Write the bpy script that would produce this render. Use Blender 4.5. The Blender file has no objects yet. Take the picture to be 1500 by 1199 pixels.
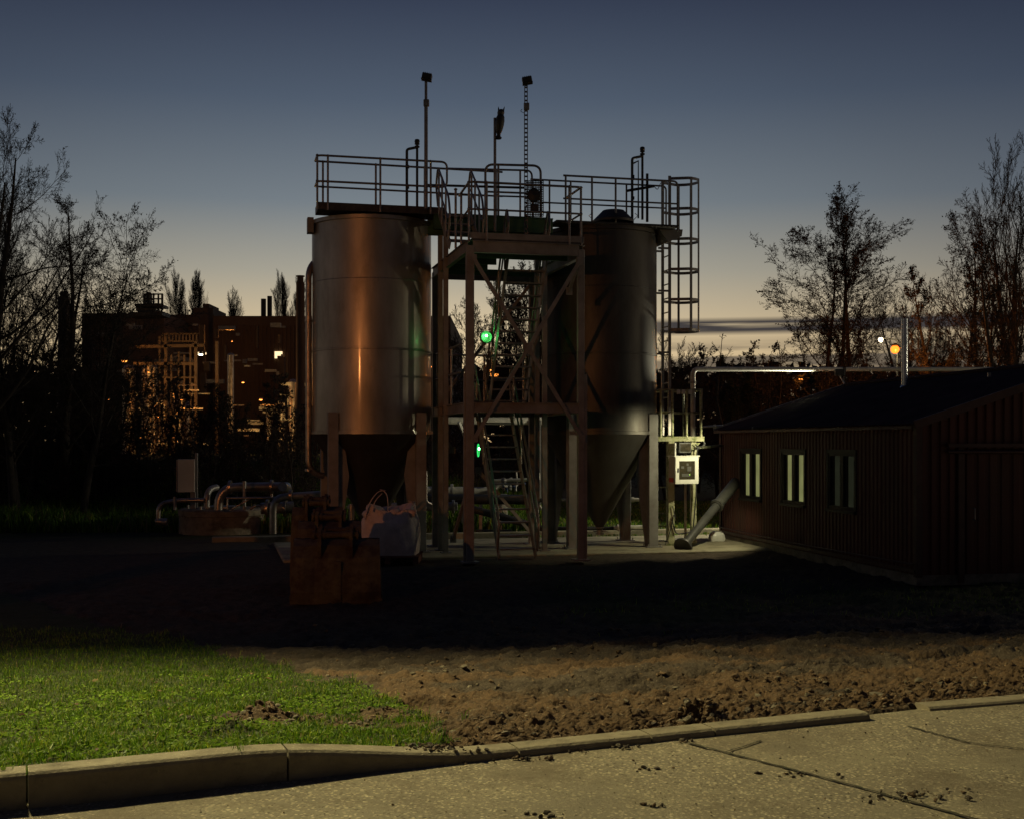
import bpy, math, random
import numpy as np
from mathutils import Vector, Matrix
random.seed(7)
SC = bpy.context.scene
COL = SC.collection
F = 1800.0            # focal length in pixels of the 1500 px wide photograph
CZ = 2.2              # camera height above the yard
HY = 648.0            # horizon row
def P(px, py, Y): return Vector(((px-750.0)/F*Y, Y, CZ+(HY-py)/F*Y))
def lin(c):
    return tuple(((v/255.0)/12.92 if v/255.0 <= .04045 else ((v/255.0+.055)/1.055)**2.4) for v in c)
def V(*a): return Vector(a)

# ------------------------------------------------------------------ materials
def newmat(name):
    m = bpy.data.materials.new(name); m.use_nodes = True
    nt = m.node_tree; nt.nodes.clear()
    out = nt.nodes.new('ShaderNodeOutputMaterial')
    b = nt.nodes.new('ShaderNodeBsdfPrincipled')
    nt.links.new(b.outputs[0], out.inputs[0])
    return m, nt, b
def mat(name, c1, c2=None, rough=.6, metal=0., scale=4., bump=.0, bscale=30., stretch=(1,1,1), rvar=.12, detail=6, contrast=(.35,.65), c3=None, s3=1.1, t3=(.55,.7)):
    m, nt, b = newmat(name); N = nt.nodes.new; L = nt.links.new
    tc = N('ShaderNodeTexCoord'); mp = N('ShaderNodeMapping'); mp.inputs['Scale'].default_value = stretch
    L(tc.outputs['Object'], mp.inputs['Vector'])
    n = N('ShaderNodeTexNoise'); n.inputs['Scale'].default_value = scale; n.inputs['Detail'].default_value = detail; n.inputs['Roughness'].default_value = .62
    L(mp.outputs[0], n.inputs['Vector'])
    r = N('ShaderNodeMapRange'); r.inputs['From Min'].default_value = contrast[0]; r.inputs['From Max'].default_value = contrast[1]
    L(n.outputs['Fac'], r.inputs['Value'])
    mx = N('ShaderNodeMix'); mx.data_type = 'RGBA'
    mx.inputs['A'].default_value = (*c1, 1); mx.inputs['B'].default_value = (*(c2 or [v*.6 for v in c1]), 1)
    L(r.outputs[0], mx.inputs['Factor'])
    col = mx.outputs['Result']
    if c3:
        n3 = N('ShaderNodeTexNoise'); n3.inputs['Scale'].default_value = s3; n3.inputs['Detail'].default_value = 8; n3.inputs['Roughness'].default_value = .7
        L(mp.outputs[0], n3.inputs['Vector'])
        r3 = N('ShaderNodeMapRange'); r3.inputs['From Min'].default_value = t3[0]; r3.inputs['From Max'].default_value = t3[1]
        L(n3.outputs['Fac'], r3.inputs['Value'])
        m3 = N('ShaderNodeMix'); m3.data_type = 'RGBA'; L(r3.outputs[0], m3.inputs['Factor']); L(col, m3.inputs['A'])
        m3.inputs['B'].default_value = (*c3, 1); col = m3.outputs['Result']
    L(col, b.inputs['Base Color'])
    rr = N('ShaderNodeMapRange'); rr.inputs['To Min'].default_value = max(.02, rough-rvar); rr.inputs['To Max'].default_value = min(1, rough+rvar)
    L(n.outputs['Fac'], rr.inputs['Value']); L(rr.outputs[0], b.inputs['Roughness'])
    b.inputs['Metallic'].default_value = metal
    if bump:
        nb = N('ShaderNodeTexNoise'); nb.inputs['Scale'].default_value = bscale; nb.inputs['Detail'].default_value = 6
        L(mp.outputs[0], nb.inputs['Vector'])
        bp = N('ShaderNodeBump'); bp.inputs['Strength'].default_value = bump; bp.inputs['Distance'].default_value = .02
        L(nb.outputs['Fac'], bp.inputs['Height']); L(bp.outputs[0], b.inputs['Normal'])
    return m
def emit(name, c, s, tex=None):
    m, nt, b = newmat(name)
    b.inputs['Base Color'].default_value = (.02,.02,.02,1); b.inputs['Roughness'].default_value = .3
    b.inputs['Emission Color'].default_value = (*c,1); b.inputs['Emission Strength'].default_value = s
    if tex:
        N = nt.nodes.new; L = nt.links.new
        tc = N('ShaderNodeTexCoord'); n = N('ShaderNodeTexNoise'); n.inputs['Scale'].default_value = tex
        L(tc.outputs['Object'], n.inputs['Vector'])
        r = N('ShaderNodeMapRange'); r.inputs['To Min'].default_value = s*.55; r.inputs['To Max'].default_value = s*1.4
        L(n.outputs['Fac'], r.inputs['Value']); L(r.outputs[0], b.inputs['Emission Strength'])
    return m

M = {}
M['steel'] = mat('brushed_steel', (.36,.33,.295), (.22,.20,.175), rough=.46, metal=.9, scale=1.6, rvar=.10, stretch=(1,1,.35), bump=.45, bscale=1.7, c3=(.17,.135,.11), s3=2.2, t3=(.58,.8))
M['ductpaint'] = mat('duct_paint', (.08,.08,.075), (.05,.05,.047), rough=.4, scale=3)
M['steel_shaded'] = mat('shaded_steel', (.105,.10,.092), (.065,.06,.055), rough=.52, metal=.75, scale=1.6, rvar=.10, stretch=(1,1,.35), c3=(.06,.05,.045), s3=2.2, t3=(.5,.75))  # shade put into the colour: darker steel for right silo, cones and cowl
for nd in M['steel'].node_tree.nodes:
    if nd.type=='BSDF_PRINCIPLED': nd.inputs['Coat Weight'].default_value=.35; nd.inputs['Coat Roughness'].default_value=.10
M['legpaint'] = mat('grey_paint', (.26,.255,.245), (.17,.16,.15), rough=.55, scale=3, bump=.05, c3=(.16,.10,.07), s3=3, t3=(.62,.75))
M['galv'] = mat('galvanised', (.34,.33,.31), (.22,.21,.20), rough=.42, metal=.45, scale=9, rvar=.12)
M['rail'] = mat('rail_steel', (.30,.28,.26), (.18,.16,.15), rough=.36, metal=.55, scale=7)
M['greenpaint'] = mat('green_paint', (.05,.13,.06), (.03,.08,.04), rough=.5, scale=5)
M['dark'] = mat('dark_metal', (.035,.035,.035), (.02,.02,.02), rough=.5, scale=8)
M['darkgrate'] = mat('deck_grating', (.08,.075,.07), (.04,.04,.04), rough=.6, metal=.4, scale=12)
M['pale'] = mat('pale_paint', (.62,.60,.52), (.45,.43,.36), rough=.45, scale=6, c3=(.25,.2,.13), s3=4, t3=(.6,.75))
M['glove']=M['dark']
M['white'] = mat('white_enclosure', (.75,.75,.70), (.6,.6,.55), rough=.4, scale=3)
M['moss'] = mat('mossy_galvanised', (.52,.52,.36), (.36,.37,.20), rough=.6, scale=8, metal=.15, c3=(.12,.15,.04), s3=7, t3=(.5,.62))
M['pipe'] = mat('pipe_steel', (.42,.38,.34), (.26,.22,.19), rough=.33, metal=.8, scale=5, c3=(.12,.08,.06), s3=5, t3=(.6,.72))
M['flue'] = mat('flue_steel', (.60,.64,.70), (.45,.5,.56), rough=.25, metal=.85, scale=4)
M['red'] = mat('red_cladding', (.105,.028,.018), (.070,.020,.013), rough=.6, scale=2.2, stretch=(1,1,.25), bump=.03, c3=(.07,.035,.022), s3=1.3, t3=(.5,.75))
M['roof'] = mat('roof_sheet', (.050,.026,.024), (.028,.016,.015), rough=.75, scale=1.8, c3=(.03,.03,.02), s3=3, t3=(.55,.7))
for nd in M['roof'].node_tree.nodes:
    if nd.type=='BSDF_PRINCIPLED': nd.inputs['Specular IOR Level'].default_value=.12
M['trim'] = mat('dark_trim', (.07,.03,.025), (.04,.018,.015), rough=.5)
M['frame'] = mat('window_frame', (.020,.017,.015), (.012,.011,.010), rough=.6)
M['rust'] = mat('yellow_rusty_steel', (.105,.088,.048), (.062,.050,.030), rough=.7, scale=5, bump=.25, bscale=18, c3=(.038,.022,.014), s3=3.4, t3=(.46,.58))
M['bag'] = mat('bag_fabric', (.66,.56,.53), (.50,.42,.40), rough=.85, scale=7, bump=.5, bscale=14)
M['wood'] = mat('pallet_wood', (.22,.08,.05), (.12,.05,.035), rough=.8, scale=9)
M['concrete'] = mat('chamber_concrete', (.26,.22,.16), (.17,.14,.10), rough=.9, scale=5, bump=.3, c3=(.09,.08,.05), s3=3, t3=(.5,.65))
M['cabinet'] = mat('grp_cabinet', (.46,.37,.31), (.38,.30,.25), rough=.6, scale=2)
M['bark'] = mat('bark', (.045,.035,.027), (.028,.022,.017), rough=.9, scale=9, bump=.4)
M['twig'] = mat('twigs', (.040,.030,.022), (.025,.018,.014), rough=.9, scale=3)
M['leaf'] = mat('dry_leaves', (.035,.030,.018), (.03,.022,.012), rough=.8, scale=3)
M['evergreen'] = mat('evergreen', (.020,.028,.012), (.03,.035,.015), rough=.85, scale=3)
M['bush'] = mat('bush', (.030,.028,.016), (.040,.030,.015), rough=.9, scale=1)
M['factory'] = mat('factory_cladding', (.13,.09,.06), (.08,.055,.04), rough=.8, scale=.3, stretch=(1,1,.3))
M['blue'] = mat('blue_drum', (.03,.06,.16), (.02,.04,.1), rough=.4)
M['glassdark'] = mat('dark_window', (.03,.028,.02), (.05,.04,.025), rough=.12, scale=14)
M['redlabel'] = mat('red_label', (.5,.05,.03), rough=.5)
M['win'] = emit('lit_room_glass', lin((150,152,98)), .55, 3)
M['windim'] = emit('dim_room_glass', lin((34,36,26)), .8, 3)
M['green_led'] = emit('green_lamp', (.10,1,.18), 60)
M['green_ring'] = emit('green_ring', (.03,.8,.15), 1.2)
for k_ in('win','windim'):
    for nd in M[k_].node_tree.nodes:
        if nd.type=='BSDF_PRINCIPLED': nd.inputs['Specular IOR Level'].default_value=0 if k_=='windim' else .05; nd.inputs['Base Color'].default_value=(.006,.006,.005,1)
M['led'] = emit('small_led', (.5,1,.1), 3)
M['sodium'] = emit('sodium_lamp', (1,.15,.012), 4.0)
M['sodium_small'] = emit('sodium_lamp_far', (1,.30,.05), 5)
M['whitelamp'] = emit('white_lamp', (1,.8,.5), 14)
M['litwin'] = emit('factory_window', (1,.72,.40), 1.5)

# ------------------------------------------------------------------ mesh builder
WO={}
class MB:
    def __init__(s): s.v=[]; s.f=[]; s.sm=[]
    def add(s, vs, fs, sm=False):
        o=len(s.v); s.v += [tuple(v) for v in vs]
        for f in fs: s.f.append(tuple(i+o for i in f)); s.sm.append(sm)
        return s
    def box(s, c, size, ax=None, bev=0):
        # c centre, size full, ax = (x,y,z) unit axes
        x,y,z = ax or (V(1,0,0),V(0,1,0),V(0,0,1))
        c=Vector(c); hx,hy,hz=[d*.5 for d in size]
        if bev<=0:
            vs=[c+x*(sx*hx)+y*(sy*hy)+z*(sz*hz) for sz in(-1,1) for sy in(-1,1) for sx in(-1,1)]
            return s.add(vs,[(0,2,3,1),(4,5,7,6),(0,1,5,4),(2,6,7,3),(0,4,6,2),(1,3,7,5)])
        bm=bmesh.new() if False else None
        # bevelled box as 3 nested prisms merged as convex shape
        b=bev; vs=[]; idx={}
        for sz in(-1,1):
            for sy in(-1,1):
                for sx in(-1,1):
                    base=len(vs)
                    vs.append(c+x*(sx*hx)+y*(sy*(hy-b))+z*(sz*(hz-b)))
                    vs.append(c+x*(sx*(hx-b))+y*(sy*hy)+z*(sz*(hz-b)))
                    vs.append(c+x*(sx*(hx-b))+y*(sy*(hy-b))+z*(sz*hz))
                    idx[(sx,sy,sz)]=base
        fs=[]
        I=lambda a,b_,c_,k: idx[(a,b_,c_)]+k
        for sx in(-1,1): fs.append([I(sx,-1,-1,0),I(sx,1,-1,0),I(sx,1,1,0),I(sx,-1,1,0)])
        for sy in(-1,1): fs.append([I(-1,sy,-1,1),I(1,sy,-1,1),I(1,sy,1,1),I(-1,sy,1,1)])
        for sz in(-1,1): fs.append([I(-1,-1,sz,2),I(1,-1,sz,2),I(1,1,sz,2),I(-1,1,sz,2)])
        for a in(-1,1):
            for b_ in(-1,1):
                fs.append([I(a,b_,-1,0),I(a,b_,-1,1),I(a,b_,1,1),I(a,b_,1,0)])
                fs.append([I(a,-1,b_,0),I(a,-1,b_,2),I(a,1,b_,2),I(a,1,b_,0)])
                fs.append([I(-1,a,b_,1),I(-1,a,b_,2),I(1,a,b_,2),I(1,a,b_,1)])
        for k in idx: i=idx[k]; fs.append([i,i+1,i+2])
        # orient outward
        out=[]
        for f in fs:
            n=(vs[f[1]]-vs[f[0]]).cross(vs[f[2]]-vs[f[0]]); m=sum((vs[i] for i in f),Vector())/len(f)-c
            out.append(f if n.dot(m)>0 else f[::-1])
        return s.add(vs,out)
    def bar(s, a, b, w, h, up=V(0,0,1), bev=0):
        a=Vector(a); b=Vector(b); d=b-a; l=d.length; d.normalize()
        if abs(d.dot(up))>.98: up=V(0,1,0)
        side=d.cross(up).normalized(); u2=side.cross(d)
        return s.box((a+b)*.5,(l,w,h),(d,side,u2),bev)
    def tube(s, pts, r, n=8, caps=True, closed=False):
        pts=[Vector(p) for p in pts]; k=len(pts)
        rs = r if isinstance(r,(list,tuple)) else [r]*k
        vs=[]; prev=None
        for i,p in enumerate(pts):
            if closed: t=(pts[(i+1)%k]-pts[i-1]).normalized()
            elif i==0: t=(pts[1]-p).normalized()
            elif i==k-1: t=(p-pts[-2]).normalized()
            else: t=((pts[i+1]-p).normalized()+(p-pts[i-1]).normalized()).normalized()
            if prev is None:
                a=V(0,0,1) if abs(t.z)<.9 else V(1,0,0)
                nrm=t.cross(a).normalized()
            else:
                nrm=(prev-t*prev.dot(t)).normalized()
            prev=nrm; bi=t.cross(nrm)
            for j in range(n):
                an=2*math.pi*j/n
                vs.append(p+nrm*(rs[i]*math.cos(an))+bi*(rs[i]*math.sin(an)))
        fs=[]
        rng=k if closed else k-1
        for i in range(rng):
            i2=(i+1)%k
            for j in range(n):
                fs.append((i*n+j,i*n+(j+1)%n,i2*n+(j+1)%n,i2*n+j))
        s.add(vs,fs,True)
        if caps and not closed:
            s.add(vs[:n],[tuple(range(n))[::-1]]); s.add(vs[-n:],[tuple(range(n))])
        return s
    def lathe(s, c, prof, n=48, ax=None, smooth=True):
        # prof list of (r,z); each segment own verts so edges stay crisp
        x,y,z = ax or (V(1,0,0),V(0,1,0),V(0,0,1)); c=Vector(c)
        for (r0,z0),(r1,z1) in zip(prof,prof[1:]):
            vs=[]
            for r_,z_ in((r0,z0),(r1,z1)):
                for j in range(n):
                    a=2*math.pi*j/n; vs.append(c+x*(r_*math.cos(a))+y*(r_*math.sin(a))+z*z_)
            s.add(vs,[(j,(j+1)%n,n+(j+1)%n,n+j) for j in range(n)],smooth)
        return s
    def poly(s, pts, depth):
        # extruded polygon: pts list of Vector, depth vector
        n=len(pts); d=Vector(depth); pts=[Vector(p) for p in pts]
        vs=pts+[p+d for p in pts]
        fs=[tuple(range(n))[::-1],tuple(range(n,2*n))]+[(i,(i+1)%n,n+(i+1)%n,n+i) for i in range(n)]
        return s.add(vs,fs)
    def build(s, name, m, parent=None):
        me=bpy.data.meshes.new(name); me.from_pydata(s.v,[],s.f); 
        me.polygons.foreach_set('use_smooth',s.sm); me.materials.append(m if not isinstance(m,str) else M[m]); me.update()
        o=bpy.data.objects.new(name,me); COL.objects.link(o)
        if parent is not None:
            o.parent=parent
            w=WO[parent.name]
            # geometry is authored in world space: shift into the parent's frame
            me.transform(Matrix.Translation(-w))
            WO[o.name]=w
        else: WO[o.name]=Vector((0,0,0))
        return o
def tag(o,label=None,cat=None,group=None,kind=None):
    if label: o['label']=label
    if cat: o['category']=cat
    if group: o['group']=group
    if kind: o['kind']=kind
    return o
def thing(name, loc, label, cat, group=None):
    o=bpy.data.objects.new(name,None); COL.objects.link(o); o.empty_display_size=.2
    o.location=loc; WO[o.name]=Vector(loc); tag(o,label,cat,group); return o
def recentre(o, base):
    """give a single-mesh thing its origin at its base"""
    b=Vector(base); o.data.transform(Matrix.Translation(-b)); o.location=b; WO[o.name]=b; return o
def npmesh(name, verts, faces_flat, loop_tot, m, smooth=False, parent=None):
    me=bpy.data.meshes.new(name)
    nv=len(verts); nf=len(loop_tot)
    me.vertices.add(nv); me.vertices.foreach_set('co',np.asarray(verts,dtype=np.float32).ravel())
    me.loops.add(len(faces_flat)); me.loops.foreach_set('vertex_index',np.asarray(faces_flat,dtype=np.int32))
    me.polygons.add(nf)
    lt=np.asarray(loop_tot,dtype=np.int32); ls=np.concatenate([[0],np.cumsum(lt)[:-1]]).astype(np.int32)
    me.polygons.foreach_set('loop_start',ls); me.polygons.foreach_set('loop_total',lt)
    me.polygons.foreach_set('use_smooth',np.full(nf,smooth))
    for q in (m if isinstance(m,(list,tuple)) else [m]): me.materials.append(M[q] if isinstance(q,str) else q)
    me.update(calc_edges=True)
    o=bpy.data.objects.new(name,me); COL.objects.link(o)
    if parent is not None: o.parent=parent
    return o

# ------------------------------------------------------------------ camera and light
cam=bpy.data.cameras.new('camera'); co=bpy.data.objects.new('camera',cam); COL.objects.link(co)
co.location=(0,0,CZ); co.rotation_euler=(math.radians(90),0,0)
cam.sensor_width=36; cam.lens=36*F/1500; cam.shift_y=(HY-599.5)/1500; cam.clip_end=2000; cam.clip_start=.1
SC.camera=co
SC.view_settings.view_transform='Standard'; SC.view_settings.look='None'; SC.view_settings.gamma=1; SC.view_settings.exposure=0
w=bpy.data.worlds.new('World'); SC.world=w; w.use_nodes=True
nt=w.node_tree; nt.nodes.clear(); N=nt.nodes.new; L=nt.links.new
wo=N('ShaderNodeOutputWorld'); bg=N('ShaderNodeBackground'); L(bg.outputs[0],wo.inputs[0])
tc=N('ShaderNodeTexCoord'); sep=N('ShaderNodeSeparateXYZ'); L(tc.outputs['Generated'],sep.inputs[0])
ramp=N('ShaderNodeValToRGB'); L(sep.outputs['Z'],ramp.inputs[0])
stops=[(0,(226,190,136)),(.05,(222,194,148)),(.093,(206,187,152)),(.136,(166,162,148)),(.19,(119,129,137)),(.267,(84,97,115)),(.34,(60,70,91)),(.55,(52,62,86)),(1,(46,55,78))]
cr=ramp.color_ramp
while len(cr.elements)<len(stops): cr.elements.new(.5)
for e,(p,c) in zip(cr.elements,stops): e.position=p; e.color=(*lin(c),1)
def math_(op,a,b=None,clamp=False):
    n=N('ShaderNodeMath'); n.operation=op; n.use_clamp=clamp
    for i,x in enumerate((a,b)):
        if x is None: continue
        if isinstance(x,(int,float)): n.inputs[i].default_value=x
        else: L(x,n.inputs[i])
    return n.outputs[0]
def maprange(v,a,b,c,d):
    n=N('ShaderNodeMapRange'); L(v,n.inputs['Value'])
    for k,x in zip(('From Min','From Max','To Min','To Max'),(a,b,c,d)): n.inputs[k].default_value=x
    return n.outputs[0]
dot=N('ShaderNodeVectorMath'); dot.operation='DOT_PRODUCT'; L(tc.outputs['Generated'],dot.inputs[0]); dot.inputs[1].default_value=(-.06,.998,0)
azr=N('ShaderNodeValToRGB'); L(maprange(dot.outputs['Value'],-1,1,0,1),azr.inputs[0])
az=azr.color_ramp; az.elements[0].position=0; az.elements[0].color=(.06,.06,.08,1); az.elements[1].position=1; az.elements[1].color=(1.26,1.24,1.20,1); e=az.elements.new(.9975); e.color=(1.04,1.03,1.02,1)
for p_,c_ in ((.5,(.34,.34,.40,1)),(.92,(.50,.50,.54,1)),(.955,(.68,.67,.68,1)),(.98,(.88,.87,.86,1))):
    e=az.elements.new(p_); e.color=c_
mul=N('ShaderNodeMix'); mul.data_type='RGBA'; mul.blend_type='MULTIPLY'; mul.inputs['Factor'].default_value=1
L(ramp.outputs[0],mul.inputs['A']); L(azr.outputs[0],mul.inputs['B'])
# low stratus streaks near the horizon, thicker to the right
vm=N('ShaderNodeVectorMath'); vm.operation='MULTIPLY'; vm.inputs[1].default_value=(5,5,120); L(tc.outputs['Generated'],vm.inputs[0])
cn=N('ShaderNodeTexNoise'); cn.inputs['Scale'].default_value=1.0; cn.inputs['Detail'].default_value=5; cn.inputs['Roughness'].default_value=.45; L(vm.outputs[0],cn.inputs['Vector'])
def band(c,wd):
    a=math_('ABSOLUTE',math_('SUBTRACT',sep.outputs['Z'],c))
    return maprange(a,wd*.45,wd,1,0)
bands=math_('MAXIMUM',math_('MULTIPLY',band(.0925,.0075),1.0),math_('MULTIPLY',band(.055,.030),.80))
side=maprange(sep.outputs['X'],.02,.13,.0,1.0)
cl=math_('MULTIPLY',math_('MULTIPLY',bands,side),maprange(cn.outputs['Fac'],.36,.50,0,1),True)
mc=N('ShaderNodeMix'); mc.data_type='RGBA'; L(cl,mc.inputs['Factor']); L(mul.outputs['Result'],mc.inputs['A']); mc.inputs['B'].default_value=(*lin((66,62,62)),1)
L(mc.outputs['Result'],bg.inputs['Color']); bg.inputs['Strength'].default_value=1.0

def light(kind,name,loc,power,color,size=.1,target=None,angle=None,blend=.5):
    l=bpy.data.lights.new(name,kind); l.energy=power; l.color=color
    if kind in('POINT','SPOT'): l.shadow_soft_size=size
    if kind=='SPOT': l.spot_size=math.radians(angle); l.spot_blend=blend
    o=bpy.data.objects.new(name,l); COL.objects.link(o); o.location=loc
    if target is not None: o.rotation_euler=(Vector(target)-Vector(loc)).to_track_quat('-Z','Y').to_euler()
    return o
# ------------------------------------------------------------------ terrain
K0=V(0,5.2,0); E=V(.925,.379,0).normalized(); Nn=V(-E.y,E.x,0)
ROADZ=.87
def sstep(a,b,x):
    t=np.clip((np.asarray(x,dtype=float)-a)/(b-a),0,1); return t*t*(3-2*t)
def kerbh(a): # a = distance along the kerb line
    return .128-.095*sstep(-1.15,-.05,a)
def zbase(a,s):
    s_=np.clip(s,0,10)
    return (ROADZ+kerbh(a)-.012)*np.power(1-s_/10.,1.5)
def as_of(x,y):
    return (x*E.x+(y-K0.y)*E.y, x*Nn.x+(y-K0.y)*Nn.y)
def ghit(px,py):
    lo,hi=3.,200.
    f=lambda Y:(CZ+(HY-py)/F*Y)-float(zbase(*as_of((px-750)/F*Y,Y)))
    for _ in range(60):
        mid=.5*(lo+hi)
        if f(mid)>0: lo=mid
        else: hi=mid
    Y=.5*(lo+hi); return ((px-750)/F*Y,Y)
_rs=np.random.RandomState(3)
_tab=_rs.rand(256,256)
def vnoise(x,y):
    xi=np.floor(x).astype(int); yi=np.floor(y).astype(int); xf=x-xi; yf=y-yi
    xf=xf*xf*(3-2*xf); yf=yf*yf*(3-2*yf)
    a=_tab[xi%256,yi%256]; b=_tab[(xi+1)%256,yi%256]; c=_tab[xi%256,(yi+1)%256]; d=_tab[(xi+1)%256,(yi+1)%256]
    return a+(b-a)*xf+(c-a)*yf+(a-b-c+d)*xf*yf
def fbm(x,y,o=5,f=1.,g=.5):
    r=0;amp=1;t=0
    for i in range(o):
        r=r+amp*vnoise(x*f+17.3*i,y*f+9.1*i); t+=amp; amp*=g; f*=2.03
    return r/t
def inpoly(x,y,poly):
    x=np.asarray(x); y=np.asarray(y); ins=np.zeros(x.shape,bool); n=len(poly)
    for i in range(n):
        x0,y0=poly[i]; x1,y1=poly[(i+1)%n]
        c=((y0>y)!=(y1>y)); 
        with np.errstate(divide='ignore',invalid='ignore'):
            t=x<(x1-x0)*(y-y0)/(y1-y0+1e-12)+x0
        ins^=(c&t)
    return ins
# lawn outline measured in the photograph and laid on the terrain
LP=[(-700,850),(0,862),(80,892),(168,920),(280,938),(360,964),(460,988),(530,1006),(590,1030),(655,1058),(640,1082)]
lawn=[ghit(*p) for p in LP]
lawn+= [tuple((K0+E*a+Nn*.11).xy) for a in (-.55,-1,-2,-4,-9)]
soilholes=[(ghit(385,1052),.30),(ghit(350,1065),.15),(ghit(455,1052),.19),(ghit(505,1062),.22),(ghit(560,1050),.19),(ghit(600,1062),.17)]
def lawn_density(x,y):
    j=(fbm(x*3,y*3,3)-.5)*.5; k=(fbm(x*3+40,y*3+7,3)-.5)*.5
    d=inpoly(x+j,y+k,lawn).astype(float)
    for (c,r) in soilholes:
        q=np.hypot((x-c[0]),(y-c[1])*1.0)+(fbm(x*9,y*9,3)-.5)*.22
        d*=sstep(r*.65,r*1.1,q)
    return d
def ztop(x,y,fine=True):
    a,s=as_of(x,y)
    z=zbase(a,s)
    inl=inpoly(x,y,lawn)
    near=np.clip(1-(s-8)/8,0,1)
    rough=(fbm(x*1.3,y*1.3,4)-.5)*.16*sstep(.25,1.6,s)*np.clip(1-(s-14)/10,.0,1)
    fine_=(fbm(x*8,y*8,4,g=.6)-.5)*.095+(np.abs(fbm(x*24,y*24,3,g=.7)-.5))*.095
    ridge=.04*np.exp(-((s-.55-.2*np.sin(a*1.7))/.22)**2)*sstep(-.3,.5,a)*fbm(x*5,y*5,3)*1.6
    ridge+=.04*np.exp(-((s-1.9-.1*a)/.25)**2)*sstep(.0,.8,a)*np.clip(fbm(x*4+5,y*4,3)-.4,0,1)*3
    pile=.0
    for (c,r,h) in MOUNDS: pile=pile+h*np.exp(-((x-c[0])**2+(y-c[1])**2)/(r*r))*(-.3+2.4*fbm(x*19+3,y*19,4,g=.7))
    for s0,wd_ in ((2.55,.13),(4.15,.13),(5.6,.16)):
        q=(s-s0-.12*a*.5-.12*np.sin(a*.8+s0))/wd_
        ridge=ridge+np.where(inl,0,(-.055*np.exp(-q*q)+.03*np.exp(-(np.abs(q)-1.7)**2*2)+.012*np.exp(-q*q)*np.sign(np.sin(a*42+q*2)))*sstep(-.2,1.0,a+.25*s)*(.4+fbm(x*1.5,y*1.5,2)))
    gr=np.where(inl,.25,1.0)*np.clip(1-(s-12)/8,0,1)*sstep(.0,.35,s)
    return z+rough*np.where(inl,.3,1)+(fine_-.02)*gr+ridge*np.where(inl,0,1)+pile
MOUNDS=[(ghit(1022,1058),.13,.10),(ghit(385,1052),.13,.085),(ghit(340,1072),.10,.05),(ghit(720,1062),.3,.045),(ghit(560,1045),.14,.04)]
def build_ground():
    ns,na=520,560
    srow=np.concatenate([[.10],np.geomspace(.16,16,ns-60),np.geomspace(16.5,900,60)])
    xi=np.linspace(0,1,na); xi=xi
    A=np.empty((len(srow),na)); S=np.repeat(srow[:,None],na,1)
    lo=-.75*srow-3.6; hi=1.25*srow+4.2
    far=srow>60; 
    A=lo[:,None]+(hi-lo)[:,None]*xi[None,:]
    X=K0.x+E.x*A+Nn.x*S; Y=K0.y+E.y*A+Nn.y*S
    Z=ztop(X,Y); Z=np.where(S<.12,ROADZ-.1,Z)
    # flat beneath the slab and beyond
    Z=np.where(S>17,(fbm(X*.6,Y*.6,3)-.5)*.10,Z)
    # rough bank on the left behind the pipework, rising to the trees
    bank=sstep(31.5,42,Y+.12*X)*sstep(1.5,-6,X)*1.6
    Z=Z+bank
    v=np.stack([X,Y,Z],-1).reshape(-1,3)
    r,c=len(srow),na
    i=np.arange(r*c).reshape(r,c)
    q=np.stack([i[:-1,:-1],i[:-1,1:],i[1:,1:],i[1:,:-1]],-1).reshape(-1,4)
    o=npmesh('ground',v,q.ravel(),np.full(len(q),4),'soil',smooth=True)
    # attribute: R grass cover, G clay, B gravel
    x=X.ravel(); y=Y.ravel(); s=S.ravel()
    g=lawn_density(x,y)
    strip=sstep(.42,.6,fbm(x*.5,y*.5,4)+.22*np.exp(-((y-17.2)/2.2)**2)*(x>.3))*sstep(13,15,y)*sstep(-.2,1.2,x)*(1-sstep(19.,20,y))
    beyond=sstep(27.5,29,y)*1.0
    g=np.maximum(g,np.maximum(strip*.85,beyond))
    clay=sstep(.42,.58,fbm(x*1.5+3,y*1.5,4)+.25*np.exp(-((s-.9)/1.3)**2)-.06)*(1-sstep(6,9,s))
    grav=sstep(26.,26.4,y)*(1-sstep(28,28.6,y+(fbm(x,y,3)-.5)*1.2))*sstep(-4,-3,x)
    ca=o.data.color_attributes.new('cover','FLOAT_COLOR','POINT')
    ca.data.foreach_set('color',np.stack([g,clay,grav,np.ones_like(g)],-1).astype(np.float32).ravel())
    tag(o,kind='structure'); return o
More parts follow.
